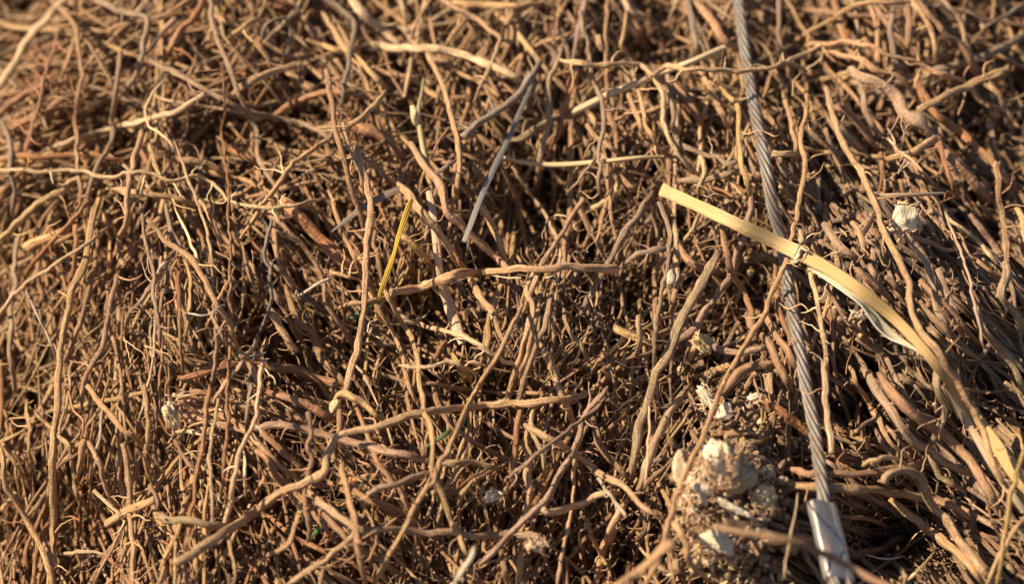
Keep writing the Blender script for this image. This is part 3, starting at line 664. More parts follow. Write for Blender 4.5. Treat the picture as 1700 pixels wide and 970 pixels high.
10 9 14 10 t -- 775,30 760,48 740,76;short blurred root under the golden one at the top
5 4 20 18 b -- 748,210 730,232 714,262;thin dark root left of the slanting grey stick
9 8 24 20 g c 725,287 740,276 762,264;short grey root stub under the slanting grey stick
13 12 10 10 b -- -8,205 0,190 20,167 67,147 130,132;brown blurred root arching in from the left edge
12 12 14 8 r -- 135,158 100,167 67,190 20,213 5,228;red brown blurred root under the arched one near the left edge
13 12 14 10 r -- -10,268 67,260 133,257 205,268;orange brown root lying level just above the long pale one at left
12 12 14 12 p -- 80,246 133,230 187,213 233,200 287,187 350,153 400,162;thick light root rising right across the upper left
12 11 14 10 b -- 290,264 320,268 350,273 380,296;brown root lying level left of the slender reddish one
13 12 10 8 r -- 378,245 400,256 430,274;thick orange root right of the slender reddish one
12 10 18 16 t -- 178,312 215,318 250,320 290,330 340,345;tan root lying level below the long pale one at left
10 9 16 10 s -- 0,200 17,233 17,267 23,320 22,360;grey blurred root dropping near the left edge
8 7 22 16 t -- 238,225 248,245 260,273 275,325;tan root slanting right from the swollen grey tan root's top
11 10 20 14 g -- 135,-8 175,8 207,20 240,28 244,40 240,67 230,110 198,164;grey root turning sharply down at the top left
12 12 14 12 t c 290,30 265,60 238,90;thick blurred tan stub at the top left
14 13 8 6 r -- 350,-8 330,15 307,43 290,70 272,104;thick blurred red root sloping from the top edge at left
12 11 12 10 y -- 432,28 405,45 380,62;golden blurred root near the top left of centre
9 9 20 16 g -- 35,378 25,420 23,455 22,490 17,550 17,596 25,650;upright grey brown root close to the left edge
9 9 20 12 r -- 150,322 117,370 77,410 43,456 35,480;reddish root sloping down left across upright roots at left
16 15 14 8 t c 43,411 75,396 115,376;thick tan stub with cut left end at the left
8 8 16 12 r -- 128,350 125,400 123,443 113,510;reddish upright root behind the long thick upright one
10 10 18 14 b -- 162,415 157,443 143,496 133,536 110,600;brown upright root right of the long thick upright one
5 5 20 16 t -- 168,350 172,362 183,403 180,455;thin brown root left of the swollen grey tan root
8 9 22 16 b -- 200,432 187,490 180,536 167,583 143,625 135,680;brown root falling from the swollen root's tip
7 8 26 22 g -- 232,338 236,360 243,406 253,450 254,490 263,536 265,577;thin grey rootlet ending in a fork at left
8 7 20 18 g -- 270,330 273,338 286,383 308,425;grey root sloping right at left above the long tan diagonal
5 5 24 26 p t 289,340 300,366 313,393 335,450;thin pale pointed root left of the slender reddish one
8 10 28 28 t c 245,365 262,386 276,406 310,426 333,456 353,496 376,530 393,576 425,626 440,650;long tan root running diagonally down right from the left
8 8 24 16 t -- 322,325 335,340 350,363 362,390 371,420;tan root close left of the slender reddish one
6 5 28 18 w -- 284,434 270,440 260,458 256,470;short bright curved rootlet at left
10 9 18 12 g -- 288,422 272,445 253,473 230,505 216,523 205,560;grey root sloping down left under the bright curved rootlet
7 7 18 14 r -- 295,425 297,480 298,556 304,622;straight orange root standing at left
6 6 14 12 y -- 306,430 317,465 316,490 308,562;thin golden root right of the straight orange one
3 3 34 30 w t 306,519 325,523 346,523 360,511 374,505;tiny white wavy rootlet at left
6 6 26 22 t -- 344,515 360,542 376,570 392,595 412,620;thin tan root sloping down right beside the slender reddish one
7 7 34 24 p -- 432,562 400,604 370,645 350,675;thin pale root sloping down left over the slender reddish one
8 8 16 14 g -- 360,518 361,560 359,590 349,648;grey upright root left of the slender reddish one
4 4 24 20 s -- 42,480 60,520 80,560 98,605;thin dark grey straw at the left
10 10 24 26 t -- -8,735 0,760 10,810 37,853 63,900 82,950 90,980;tan root curving down from the left edge to the bottom
9 9 16 14 t C -10,856 0,847 28,820;short tan root with cut end at the lower left edge
7 8 18 14 r -- 86,795 82,815 67,860 43,913 47,945;orange root bowed left of the long thick upright one near the bottom
8 8 22 16 r -- 85,855 80,872 60,923 58,975;orange brown root forking to the bottom edge at left
9 9 24 22 t c 145,643 160,664 177,684 195,702 213,720 243,746;tan root sloping down right at lower left
4 4 26 26 r -- 112,640 117,665 123,684 137,697 138,715 132,735;thin wavy reddish rootlet at lower left
9 8 20 18 t -- 144,720 150,738 167,780 183,827 195,850;tan root sloping down to the short cut root at lower left
12 11 18 12 t -- 143,715 137,745 123,795;short thick tan root forking left at lower left
7 6 26 28 p c 156,815 168,829 187,843 212,870;pale thin root touching the short cut root at lower left
10 10 26 20 t c 202,738 210,770 214,797 217,860 220,900 221,980;straight tan root standing at lower left, crossing the short cut root
9 8 22 20 t -- 239,640 243,680 247,714 243,764 254,806;upright tan root ending above the grey barked stub at lower left
13 13 22 24 t cC 179,871 207,853 230,843 256,830;short thick tan cut root lying askew at lower left
8 8 26 28 g c 250,808 258,825 263,852;small dark frayed stub above the grey barked stub
13 13 28 22 k c 262,857 283,866 320,866 360,873 395,878;thick grey barked stub with split left end at lower left
6 5 24 18 t -- 209,868 200,888 183,920 155,972;thin tan root sloping to the bottom edge at lower left
9 9 28 18 r -- 348,640 346,660 340,720 326,787 316,860 308,920;long red brown root leaning left of the slender reddish one
6 6 32 26 p -- 368,648 360,680 353,714 349,760 348,797 353,860 344,892;thin pale upright root at lower left
9 9 34 26 p -- 440,560 434,600 432,640 425,693 405,735 396,757 388,800 386,833 368,878;pale root curving down to the thick wavy tan root
9 8 22 16 b -- 288,712 291,730 300,754 323,777 340,790;brown root curving below the frayed white scrap
7 7 24 20 g -- 418,600 413,653 410,690 409,720;grey upright root left of the thick red brown level root
5 5 20 16 p -- 405,750 408,785 410,825;thin pale root above the thick wavy tan root
7 5 24 26 p T 100,921 125,918 150,916 187,924;hairy root lying level near the bottom left
5 5 14 12 s -- 168,680 165,720 160,757 148,805;thin grey root between upright ones at lower left
7 7 10 8 t -- 46,665 48,700 47,730 51,785;upright root in shade near the left edge
9 8 8 8 t -- 3,730 15,755 36,788;dim root near the lower left edge
8 8 4 2 r -- 133,810 134,850 132,900;dim orange root in the dark hollow at lower left
7 7 18 16 t -- 370,875 378,890 384,915 392,950 390,975;thin tan root falling from the fork of the thick wavy tan root
12 11 44 40 w c 789,912 780,930 768,948 755,975;blurred whitish stalk end at the bottom edge
10 9 18 14 b -- 300,655 340,652 375,665 420,683 450,690;brown root leading right from the frayed white scrap
9 9 14 12 t -- 305,672 340,682 385,700 430,735 470,778 515,812;tan root slanting down right from the frayed white scrap
10 9 14 10 b -- 510,830 545,862 590,905 640,935 670,960;brown root slanting to the bottom edge beneath the grey barked one
11 10 16 12 b -- 420,735 455,780 480,815 520,862;brown root slanting steeply below the pinkish one
9 9 18 10 t -- 520,800 480,900 440,925 425,945;tan root curving down left at the bottom, left of centre
10 10 12 6 r -- 575,800 610,830 660,850 700,868;red root slanting right behind the straight cut top root
9 8 24 18 t -- 895,505 880,560 872,600 850,650;tan root standing left of the grey forked one
8 8 14 10 b -- 430,780 470,800 530,868 560,900;dim brown root slanting behind the lower left roots
10 9 12 6 b -- 720,640 740,690 790,740 850,760;dim brown root behind the long straight pale one
9 8 20 12 t -- 760,838 785,800 830,775;tan root rising right near the crossing at lower centre
10 9 14 8 b -- 820,870 835,930 840,975;brown upright root at the bottom centre
8 8 22 14 p -- 905,650 880,700 900,760 905,800;pale root crossing just right of the reddish upright one
'''
ROOTS = {}
for ln in TRACES.strip().splitlines():
    a, label = ln.split(';'); f = a.split()
    ROOTS[label] = dry_root(float(f[0]), float(f[1]), float(f[2]) + 8, float(f[3]) + 8, f[4], f[5], [tuple(map(float, q.split(','))) for q in f[6:]], label)
def side_root(parent, w0, w1, h0, h1, col, pts, name='rootlet'):
    sp = spline(pts, 2.2); n = len(sp); t = np.linspace(0, 1, n)
    hs = h0 + (h1 - h0) * t + wob(n, 5, .6)
    x = sp[:, 0] + wob(n, 3, .6); y = sp[:, 1] + wob(n, 3, .6)
    b = Bag(); b.add(sweep(place(x, y, hs), (w0 + (w1 - w0) * t) * .5 * HALF * surf(x, y) * (1 + wob(n, 2, .12)), 7), vary(col, .08))
    return b.build(name, M_HAIR, parent)
def rt(key):
    for k in ROOTS:
        if k.startswith(key): return ROOTS[k][0]
    raise KeyError(key)
r = rt('thick straight tan root')
side_root(r, 3, 2, 36, 39, 'w', [(695, 470), (712, 466), (745, 470), (772, 463), (788, 453), (820, 458), (850, 461), (865, 462)])
side_root(r, 2.5, 1.5, 40, 44, 'w', [(905, 462), (920, 458), (928, 445), (935, 430)])
side_root(r, 2, 1.2, 32, 30, 'w', [(792, 448), (786, 430), (779, 408)])
r = rt('pale bare twig')
side_root(r, 6, 4, 47, 46, 'p', [(1300, 104), (1310, 99), (1325, 93), (1345, 85), (1363, 73)], 'side_twig')
side_root(r, 3, 1, 46, 48, 'p', [(1203, 114), (1204, 103), (1206, 92)], 'side_twig')
side_root(r, 3, 1, 46, 48, 'p', [(1296, 104), (1296, 97), (1297, 90)], 'side_twig')
side_root(r, 3, 1, 46, 48, 'p', [(1247, 113), (1245, 105)], 'side_twig')
r = rt('pale spiny twig')
for q in ([(1486, 240), (1476, 232), (1464, 228)], [(1490, 250), (1503, 253), (1510, 250)], [(1512, 262), (1505, 275), (1482, 292), (1470, 300)], [(1484, 232), (1474, 212), (1477, 224)], [(1500, 257), (1494, 268)]):
    side_root(r, 3.2, 1, 36, 38, 'w', q, 'side_twig')
r = rt('pale crooked twig lying')
for q in ([(770, 612), (783, 600), (797, 604), (806, 612)], [(715, 610), (716, 620)], [(740, 604), (735, 618)], [(795, 622), (800, 636), (792, 645)], [(780, 614), (790, 630), (784, 640)]):
    side_root(r, 2.6, 1, 28, 30, 'p', q, 'side_twig')
r = rt('thin grey rootlet ending in a fork')
for q in ([(205, 565), (215, 572), (235, 585), (245, 600)], [(240, 575), (262, 582), (280, 590), (293, 606)], [(206, 560), (212, 585), (217, 605)]):
    side_root(r, 3, 1.2, 24, 22, 't', q)
r = rt('tan root with curly rootlets')
side_root(r, 2.6, 1.2, 26, 30, 'w', [(628, 530), (615, 535), (610, 548), (618, 556), (632, 563), (645, 572), (660, 566)])
side_root(r, 2.2, 1, 26, 30, 'w', [(640, 548), (625, 540), (612, 538)])
r = rt('hooked yellow brown stub')
def lump(x, y, sx, sy, h, amp=.28, sub=4, depth=None, rot=0.0, seed=0, flat=0.0, freq=2.0, ridged=False):
    """an uneven lump: a subdivided ball pushed about by noise"""
    key = sub
    if key not in ICO:
        import bmesh
        bm = bmesh.new(); bmesh.ops.create_icosphere(bm, subdivisions=sub, radius=1)
        bm.verts.ensure_lookup_table()
        ICO[key] = (np.array([v.co[:] for v in bm.verts]), np.array([[v.index for v in f.verts] for f in bm.faces])); bm.free()
    S, F = ICO[key]
    lr = np.random.default_rng(int(seed) + 900)
    off = Vector((seed * 7.13, seed * 3.7, seed * 1.9))
    pn = lr.normal(0, 1, (9 if sub > 2 else 7, 3)); pn /= np.linalg.norm(pn, axis=1)[:, None]; pd = lr.uniform(max(.3, 1 - 1.6 * amp), 1.0, len(pn))
    dots = S @ pn.T                                       # broken faces: the ball is cut by planes
    rr = np.minimum(1.12, np.where(dots > .05, pd[None, :] / np.maximum(dots, .05), 9).min(1))
    if sub > 2:
        n1 = np.array([mnoise.noise(Vector(p) * freq * .6 + off) for p in S])
        n2 = np.array([mnoise.noise(Vector((p[0] * freq * 3.2, p[1] * freq * .7, p[2] * freq * 3.2)) + off) for p in S])
        n3 = np.array([mnoise.noise(Vector(p) * freq * 4.5 - off) for p in S])
        nz = n1; rr = rr * (1 + amp * (.9 * n1 + .22 * n2 + .10 * n3))
    else:
        nz = lr.normal(0, .5, len(S)); rr = rr * (1 + amp * .3 * nz)
    V = S * rr[:, None]
    if flat: V[:, 2] = np.minimum(V[:, 2], flat + .04 * nz)
    s = HALF * float(surf(x, y)) * .5
    dz = depth if depth else (sx + sy) / 2
    c, sn = math.cos(rot), math.sin(rot)
    lx = V[:, 0] * sx * s; ly = V[:, 1] * sy * s; lz = V[:, 2] * dz * s
    X = lx * c - ly * sn; Y = lx * sn + ly * c
    C = place(np.array([x]), np.array([y]), np.array([h]))[0]
    W = C + X[:, None] * RIGHT - Y[:, None] * UP - lz[:, None] * FWD
    uv = np.zeros((len(F) * 3, 2))
    return W, np.zeros((0, 4), int), F, np.zeros((0, 2)), uv
ICO = {}
b = Bag(); b.add(lump(557, 675, 17, 24, 22, .3, 4, seed=3), (.5, .5, .5)); b.build('frayed_knob', M_CREAM, r)
r = rt('knotted pale root joint')
b = Bag(); b.add(lump(1671, 452, 20, 22, 36, .35, 4, seed=5), (.5, .5, .5)); b.build('knot', M_TANW, r)
r = rt('very long slender reddish root')
b = Bag()
for k in range(5):
    y0 = 232 + k * 11; x0 = 371 + k * 1.5
    xs, ys, hs = wander(x0 + rng.uniform(-3, 3), y0, R(70) + rng.normal(0, .3), 26, 7, .2, .2, 35)
    b.add(root_geo(xs, ys, hs, 4.5, 5, .1, (.3, .3)), COL['r'])
b.build('bark_peel', M_BARK, r)
# splintered ends
for key, (x, y, a), c in (('tan root with a splintered white', (819, 524, R(65)), 'w'), ('straight upright brown root with spl', (1656, 274, R(-88)), 'p'), ('very thick grey barked', (1417, 119, R(-150)), 'w'), ('thick grey barked stub', (270, 862, R(-160)), 'g')):
    b = Bag()
    for k in range(7):
        xs, ys, hs = wander(x + rng.uniform(-4, 4), y + rng.uniform(-4, 4), a + rng.normal(0, .3), rng.uniform(8, 15), 6, .2, .3, 24 if 'grey barked' not in key else 36)
        b.add(root_geo(xs, ys, hs, 3.0, 5, .1, (.9, .15)), COL[c])
    b.build('splinters', M_HAIR, rt(key))
# ---------------------------------------------------------------- steel cable with its crimped clamp
CP = [(1212, -60, 30), (1222, -20, 30), (1232, 50, 32), (1240, 110, 33), (1252, 180, 33), (1268, 260, 30), (1282, 340, 28), (1297, 400, 26), (1309, 480, 26), (1323, 560, 27), (1336, 630, 28), (1349, 700, 30), (1360, 770, 32), (1369, 838, 34)]
sp = spline(CP, 2.0); P = place(sp[:, 0], sp[:, 1], sp[:, 2]); P = P + 0
n = len(P); s = np.concatenate([[0], np.cumsum(np.linalg.norm(np.diff(P, axis=0), axis=1))])
CR = 10.2 * HALF * float(surf(1310, 500))
T = np.gradient(P, axis=0); T /= np.linalg.norm(T, axis=1)[:, None]
A = np.cross(T, FWD); A /= np.linalg.norm(A, axis=1)[:, None]; B = np.cross(T, A)
cable = empty('steel_cable', P[-1])
tag(cable, 'grey twisted steel cable running down the right side into a silver clamp', 'cable')
for k in range(6):
    ph = -s / .043 * 2 * math.pi + k * math.pi / 3
    Ps = P + (np.cos(ph)[:, None] * A + np.sin(ph)[:, None] * B) * CR * .66
    b = Bag(); b.add(sweep(Ps, np.full(n, CR * .345), 18, .05, twist=s / .011 * 2 * math.pi, lobe_n=6), (.5,) * 3)
    b.build('strand', M_WIRE, cable)
# clamp: two lobes pressed together
ax = np.array([.14, -.99, .80]); ac = np.array([.92, -.30, -.46])
def cf(v): return v[0] * RIGHT + v[1] * UP - v[2] * FWD
ax3 = cf(ax); ax3 /= np.linalg.norm(ax3); ac3 = cf(ac); ac3 -= ac3.dot(ax3) * ax3; ac3 /= np.linalg.norm(ac3); nn = np.cross(ax3, ac3)
if nn.dot(FWD) > 0: nn = -nn
px = HALF * float(surf(1365, 890)) * .965
C0 = place(np.array([1364.0]), np.array([838.0]), np.array([36.0]))[0]
m = 48; th = np.arange(m) / m * 2 * math.pi
def clamp_ring(w_, t_, groove):
    x = np.sign(np.cos(th)) * np.abs(np.cos(th)) ** .62 * w_
    y = np.sign(np.sin(th)) * np.abs(np.sin(th)) ** .55 * t_
    u = x / w_
    y = y * (1 - groove * np.exp(-((u - .2) / .10) ** 2)) * (1 + .12 * np.abs(u) ** 2)
    return x, y
sleeve = Bag(); rows = []; LZ = np.concatenate([[0, 0, .6, 2], np.linspace(5, 145, 24), [148, 149.4, 150, 150]])
SC = np.concatenate([[.55, .86, .95, .99], np.ones(24), [.99, .95, .86, .55]])
for z, q in zip(LZ, SC):
    x, y = clamp_ring(28, 11, .55 + .05 * math.sin(z / 17))
    wz = 1 + .018 * math.sin(z / 9)
    rows.append(C0 + (z * px) * ax3 + (x[:, None] * q * wz * px) * ac3 + (y[:, None] * q * px) * nn)
V = np.array(rows); nr = len(V)
i = np.arange(nr - 1)[:, None]; k = np.arange(m)[None, :]; k2 = (k + 1) % m
Q = np.stack([i * m + k, (i + 1) * m + k, (i + 1) * m + k2, i * m + k2], -1).reshape(-1, 4)
sleeve.add((V.reshape(-1, 3), Q, np.zeros((0, 3), int), np.zeros((len(Q) * 4, 2)), np.zeros((0, 2))), (.6,) * 3)
so_ = sleeve.build('clamp', M_SLEEVE, cable); so_['label'] = 'flattened silver metal sleeve crimped round the cable'
for off in (-13, 13):
    Pq = np.array([C0 + (z * px) * ax3 + off * px * ac3 - .15 * max(0, z - 160) * px * nn for z in np.linspace(138, 240, 50)])
    sq = np.linspace(0, 102 * px, 50); Tq = ax3; 
    for k in range(6):
        ph = -sq / .043 * 6.283 + k * math.pi / 3
        Ps = Pq + (np.cos(ph)[:, None] * ac3 + np.sin(ph)[:, None] * nn) * CR * .64
        b = Bag(); b.add(sweep(Ps, np.full(50, CR * .34), 14, .085, twist=sq / .011 * 6.283, lobe_n=6), (.5,) * 3); b.build('strand', M_WIRE, cable)

for pts_, hh, lb in (([(1222, 214), (1240, 222), (1262, 215), (1285, 226), (1296, 222)], 38, 'thin curly rootlet caught across the cable at upper right'),
                     ([(1290, 500), (1308, 513), (1330, 505), (1344, 517), (1352, 512)], 32, 'thin rootlet caught across the cable just below the reed'),
                     ([(1328, 648), (1344, 655), (1362, 646), (1380, 655)], 34, 'thin rootlet caught across the cable at mid height')):
    dry_root(3.2, 2, hh, hh + 1, 't', 'tT', pts_, lb)

# ---------------------------------------------------------------- flat leaves, straws and the dry reed
def ribbon(pts, col, roll=0.0, arc=.25, thick=.35, jit=.03, wrinkle=.0):
    """pts rows: x, y, h, width ; a thin shell with an arched cross-section"""
    sp = spline(pts, 3.0); n = len(sp); P = place(sp[:, 0], sp[:, 1], sp[:, 2])
    T = np.gradient(P, axis=0); T /= np.linalg.norm(T, axis=1)[:, None]
    N = CAM - P; N /= np.linalg.norm(N, axis=1)[:, None]
    S = np.cross(T, N); S /= np.linalg.norm(S, axis=1)[:, None]; N = np.cross(S, T)
    rl = roll if np.ndim(roll) else np.full(n, roll); rl = np.interp(np.linspace(0, 1, n), np.linspace(0, 1, len(rl)), rl)
    S2 = S * np.cos(rl)[:, None] + N * np.sin(rl)[:, None]; N2 = N * np.cos(rl)[:, None] - S * np.sin(rl)[:, None]
    W = sp[:, 3] * .9 * HALF * surf(sp[:, 0], sp[:, 1]) * .5 * (1 + wob(n, 6, jit))
    u = np.linspace(-1, 1, 11); V = []
    cr = wrinkle * np.cos(u * 9.0)
    for sgn in (1, -1):
        uu = u if sgn > 0 else u[::-1]; cc = cr if sgn > 0 else cr[::-1]
        z = (arc * (1 - uu ** 2) + cc)[None, :] * W[:, None] + sgn * thick * .5 * .00027 * (1 - .6 * uu ** 4)[None, :]
        V.append(P[:, None] + (uu[None, :] * W[:, None])[..., None] * S2[:, None] + z[..., None] * N2[:, None])
    V = np.concatenate(V, 1); m = V.shape[1]
    s = np.concatenate([[0], np.cumsum(np.linalg.norm(np.diff(P, axis=0), axis=1))])
    i = np.arange(n - 1)[:, None]; k = np.arange(m)[None, :]; k2 = (k + 1) % m
    Q = np.stack([i * m + k, (i + 1) * m + k, (i + 1) * m + k2, i * m + k2], -1).reshape(-1, 4)
    u0 = np.broadcast_to(k / m, (n - 1, m)); u1 = u0 + 1 / m
    v0 = np.broadcast_to(s[:-1, None], (n - 1, m)); v1 = np.broadcast_to(s[1:, None], (n - 1, m))
    UQ = np.stack([np.stack([u0, v0], -1), np.stack([u0, v1], -1), np.stack([u1, v1], -1), np.stack([u1, v0], -1)], 2).reshape(-1, 2)
    kk = np.arange(1, m // 2)
    def cap(row): return np.array([[row * m + a, row * m + a + 1, row * m + m - 2 - a] for a in range(m // 2 - 1)] + [[row * m + a, row * m + m - 2 - a, row * m + m - 1 - a] for a in range(m // 2 - 1)])
    Tr = np.vstack([cap(0), cap(n - 1)])
    b = Bag(); b.add((V.reshape(-1, 3), Q, Tr, UQ, np.zeros((len(Tr) * 3, 2))), col)
    return b
def leaf(name, label, cat, pts, col, **kw):
    o = ribbon(pts, col, **kw).build(name, M_STRAW); tag(o, label, cat); return o
reed = empty('dry_reed', place(np.array([1325.]), np.array([419.]), np.array([44.]))[0])
tag(reed, 'broad golden dry reed stalk lying across the cable and down the right bundle', 'reed')
GOLD = (.48, .325, .145); PALE = (.57, .41, .20)
ribbon([(1098, 314, 38, 23), (1104, 317, 39, 23), (1150, 338, 42, 22), (1200, 361, 45, 23), (1260, 389, 47, 25), (1322, 418, 48, 25)], PALE, roll=(-.15, .05), arc=.10, thick=2.5).build('stalk_segment', M_STRAW, reed)
ribbon([(1326, 420, 47, 26), (1380, 449, 46, 23), (1435, 487, 44, 23), (1480, 524, 42, 22), (1520, 565, 41, 19), (1565, 620, 39, 18), (1610, 680, 36, 20), (1650, 735, 33, 25), (1690, 795, 30, 31), (1730, 860, 28, 33)], GOLD, roll=(.15, .25, -.1, -.35), arc=.10, thick=2.5, wrinkle=.06).build('stalk_segment', M_STRAW, reed)
b = Bag(); b.add(lump(1325, 420, 10, 27, 49, .16, 4, depth=16, rot=.35, seed=11, freq=4), (.5,) * 3); b.build('node', M_TANW, reed)
for q in ([(1322, 405, 52, 3), (1333, 413, 54, 5), (1341, 417, 53, 2)], [(1330, 430, 52, 2), (1320, 436, 53, 5), (1310, 433, 52, 2)], [(1328, 404, 52, 2), (1324, 414, 55, 4), (1316, 430, 53, 2)]):
    ribbon(q, (.5, .42, .3), arc=.5, thick=1).build('torn_scale', M_STRAW, reed)
ribbon([(1342, 438, 43, 5), (1372, 460, 43, 7), (1402, 481, 43, 7), (1430, 500, 42, 8), (1445, 517, 41, 15), (1464, 540, 41, 20), (1484, 559, 40, 17), (1507, 574, 39, 12), (1530, 588, 38, 5)], (.55, .49, .33), roll=(.2, .5, .7, .5), arc=-.35, thick=1.2).build('leaf_sheath', M_STRAW, reed)
ribbon([(1345, 446, 44, 2), (1375, 467, 44, 3), (1405, 488, 44, 3), (1430, 508, 44, 3), (1442, 526, 44, 3), (1457, 546, 44, 3), (1476, 562, 43, 3), (1497, 571, 43, 3), (1512, 578, 42, 2)], (.74, .69, .58), roll=.1, arc=.5, thick=1.5).build('sheath_edge', M_STRAW, reed)
ribbon([(1570, 640, 36, 8), (1600, 690, 36, 14), (1635, 750, 36, 16), (1665, 800, 35, 15), (1700, 850, 34, 12)], (.42, .33, .22), roll=-.3, arc=.4, thick=2).build('side_leaf', M_STRAW, reed)

leaf('grass', 'bright yellow flat grass blade leaning right at centre left', 'grass blade', [(684, 331, 42, 7), (678, 346, 42, 11), (662, 392, 42, 9), (656, 415, 42, 7), (648, 440, 41, 9), (636, 475, 40, 9), (627, 500, 38, 6)], (.60, .38, .05), arc=.12, wrinkle=.12, thick=1.2, roll=(.3, -.3, .2))
leaf('grass', 'straight blue grey flat blade with square tip, right of the yellow one', 'grass blade', [(884, 140, 20, 5), (868, 175, 24, 8), (842, 235, 28, 9), (820, 280, 31, 10), (796, 335, 34, 10), (781, 375, 35, 10), (770, 402, 35, 9)], (.30, .29, .27), arc=.06, thick=1.2, wrinkle=.10, roll=(.2, .1, -.2))
leaf('grass', 'dull grey brown pointed blade lying left of the yellow one', 'grass blade', [(668, 312, 26, 10), (640, 324, 29, 13), (605, 343, 31, 12), (575, 366, 32, 9), (549, 386, 32, 2)], (.26, .21, .17), arc=.1, wrinkle=.1, thick=1.2, roll=-.2)
leaf('dry_stalk', 'broad pinkish flat stalk passing under the level cut root at centre', 'stalk', [(712, 318, 8, 12), (718, 350, 14, 13), (724, 400, 20, 14), (731, 455, 25, 14), (741, 496, 24, 19), (755, 535, 20, 20), (768, 571, 14, 14)], (.62, .44, .31), arc=.3, thick=2, wrinkle=.04)
leaf('dry_straw', 'long pale straw slanting up right above the level straw, left of the cable', 'straw', [(948, 188, 24, 13), (985, 170, 28, 14), (1017, 154, 30, 13), (1060, 137, 33, 12), (1100, 120, 36, 11), (1150, 101, 36, 11), (1202, 79, 36, 11)], (.58, .46, .29), arc=.8, thick=2, wrinkle=.05)
leaf('dry_straw', 'smooth pale straw lying level above the dark hollow at upper centre', 'straw', [(836, 261, 22, 5), (860, 268, 26, 8), (900, 273, 30, 9), (940, 273, 30, 9), (1000, 268, 30, 9), (1060, 262, 26, 8), (1100, 260, 20, 6)], (.60, .46, .27), arc=.8, thick=2)
leaf('dry_straw', 'short thin grey straw lying level above the white wood chunk', 'straw', [(1452, 324, 36, 4), (1480, 324, 36, 7), (1525, 323, 36, 7), (1566, 321, 36, 5)], (.42, .32, .21), arc=.6, thick=2)
st = leaf('grass', 'pale green stem with a cream node standing at upper centre', 'stem', [(703, 130, 20, 3), (700, 155, 24, 6), (695, 185, 28, 8), (701, 235, 30, 11), (712, 285, 20, 11)], (.38, .33, .18), arc=.8, thick=2)
b = Bag(); b.add(lump(689, 193, 14, 34, 34, .2, 3, seed=21, rot=-.2), (.5,) * 3); b.build('node', M_CREAM, st)
for q, lb in (([(790, 690, 0, 5), (745, 718, 6, 9), (700, 748, -8, 5)], 'small green grass blade in the dark gap above the long tan root, centre'),
              ([(575, 842, 0, 4), (540, 870, 10, 9), (505, 905, 2, 6)], 'green grass blade half hidden at lower left of centre'),
              ([(625, 505, 6, 4), (605, 517, 8, 12), (580, 530, 4, 6)], 'grey green leaf scrap at the foot of the yellow blade'),
              ([(622, 778, -3, 3), (603, 802, 6, 7), (582, 832, -4, 3)], 'tiny green leaf scrap beside the straight cut top root')):
    leaf('grass', lb, 'grass blade', q, (.11, .17, .07), arc=.2, thick=1.5)
leaf('dry_thread', 'white thin thread lying in the dark hollow right of the clamp', 'thread', [(1438, 922, 20, 2), (1460, 928, 22, 3), (1480, 929, 22, 3), (1498, 925, 22, 2)], (.75, .75, .72), arc=.8, thick=1.5)
o, *_ = dry_root(13, 13, 108, 118, 'b', '--', [(1185, 880), (1250, 886), (1290, 892), (1340, 905), (1390, 930), (1440, 958), (1500, 985), (1560, 1000)], 'blurred brown root in the nearest foreground crossing the metal clamp')

# ---------------------------------------------------------------- bleached wood chunks, pebble and the crumbly crown
def chunk(name, label, cat, mat, *a, **kw):
    b = Bag(); b.add(lump(*a, **kw), (.5,) * 3); o = b.build(name, mat); tag(o, label, cat); return o
def fibres(parent, x, y, h, rx, ry, n, cols='pwk', L=(10, 26), w=(1.2, 3.2), name='fibres'):
    b = Bag()
    for _ in range(n):
        t = rng.uniform(0, 6.28); q = rng.uniform(.6, 1.05)
        xs, ys, hs = wander(x + rx * q * math.cos(t), y + ry * q * math.sin(t), rng.uniform(0, 6.28), rng.uniform(*L), 7, .4, rng.normal(0, .5), h + rng.uniform(-2, 3))
        b.add(root_geo(xs, ys, hs, rng.uniform(*w), 5, .05, (.9, .3)), vary(rng.choice(list(cols)), .12))
    o = b.build(name, M_HAIR, parent); o['kind'] = 'stuff'
wc = chunk('wood_chunk', 'large white wood chunk with a flat cut face among the bundle tops', 'wood chunk', M_WHITE, 1499, 363, 50, 46, 34, .25, 4, depth=30, rot=-.4, seed=31)
b = Bag(); b.add(lump(1500, 376, 60, 54, 12, .35, 4, depth=34, rot=-.3, seed=32), (.5,) * 3); b.build('bark_rim', M_TANW, wc)
fibres(wc, 1505, 362, 30, 30, 27, 26, 'pkt', (14, 40), (1.5, 5))
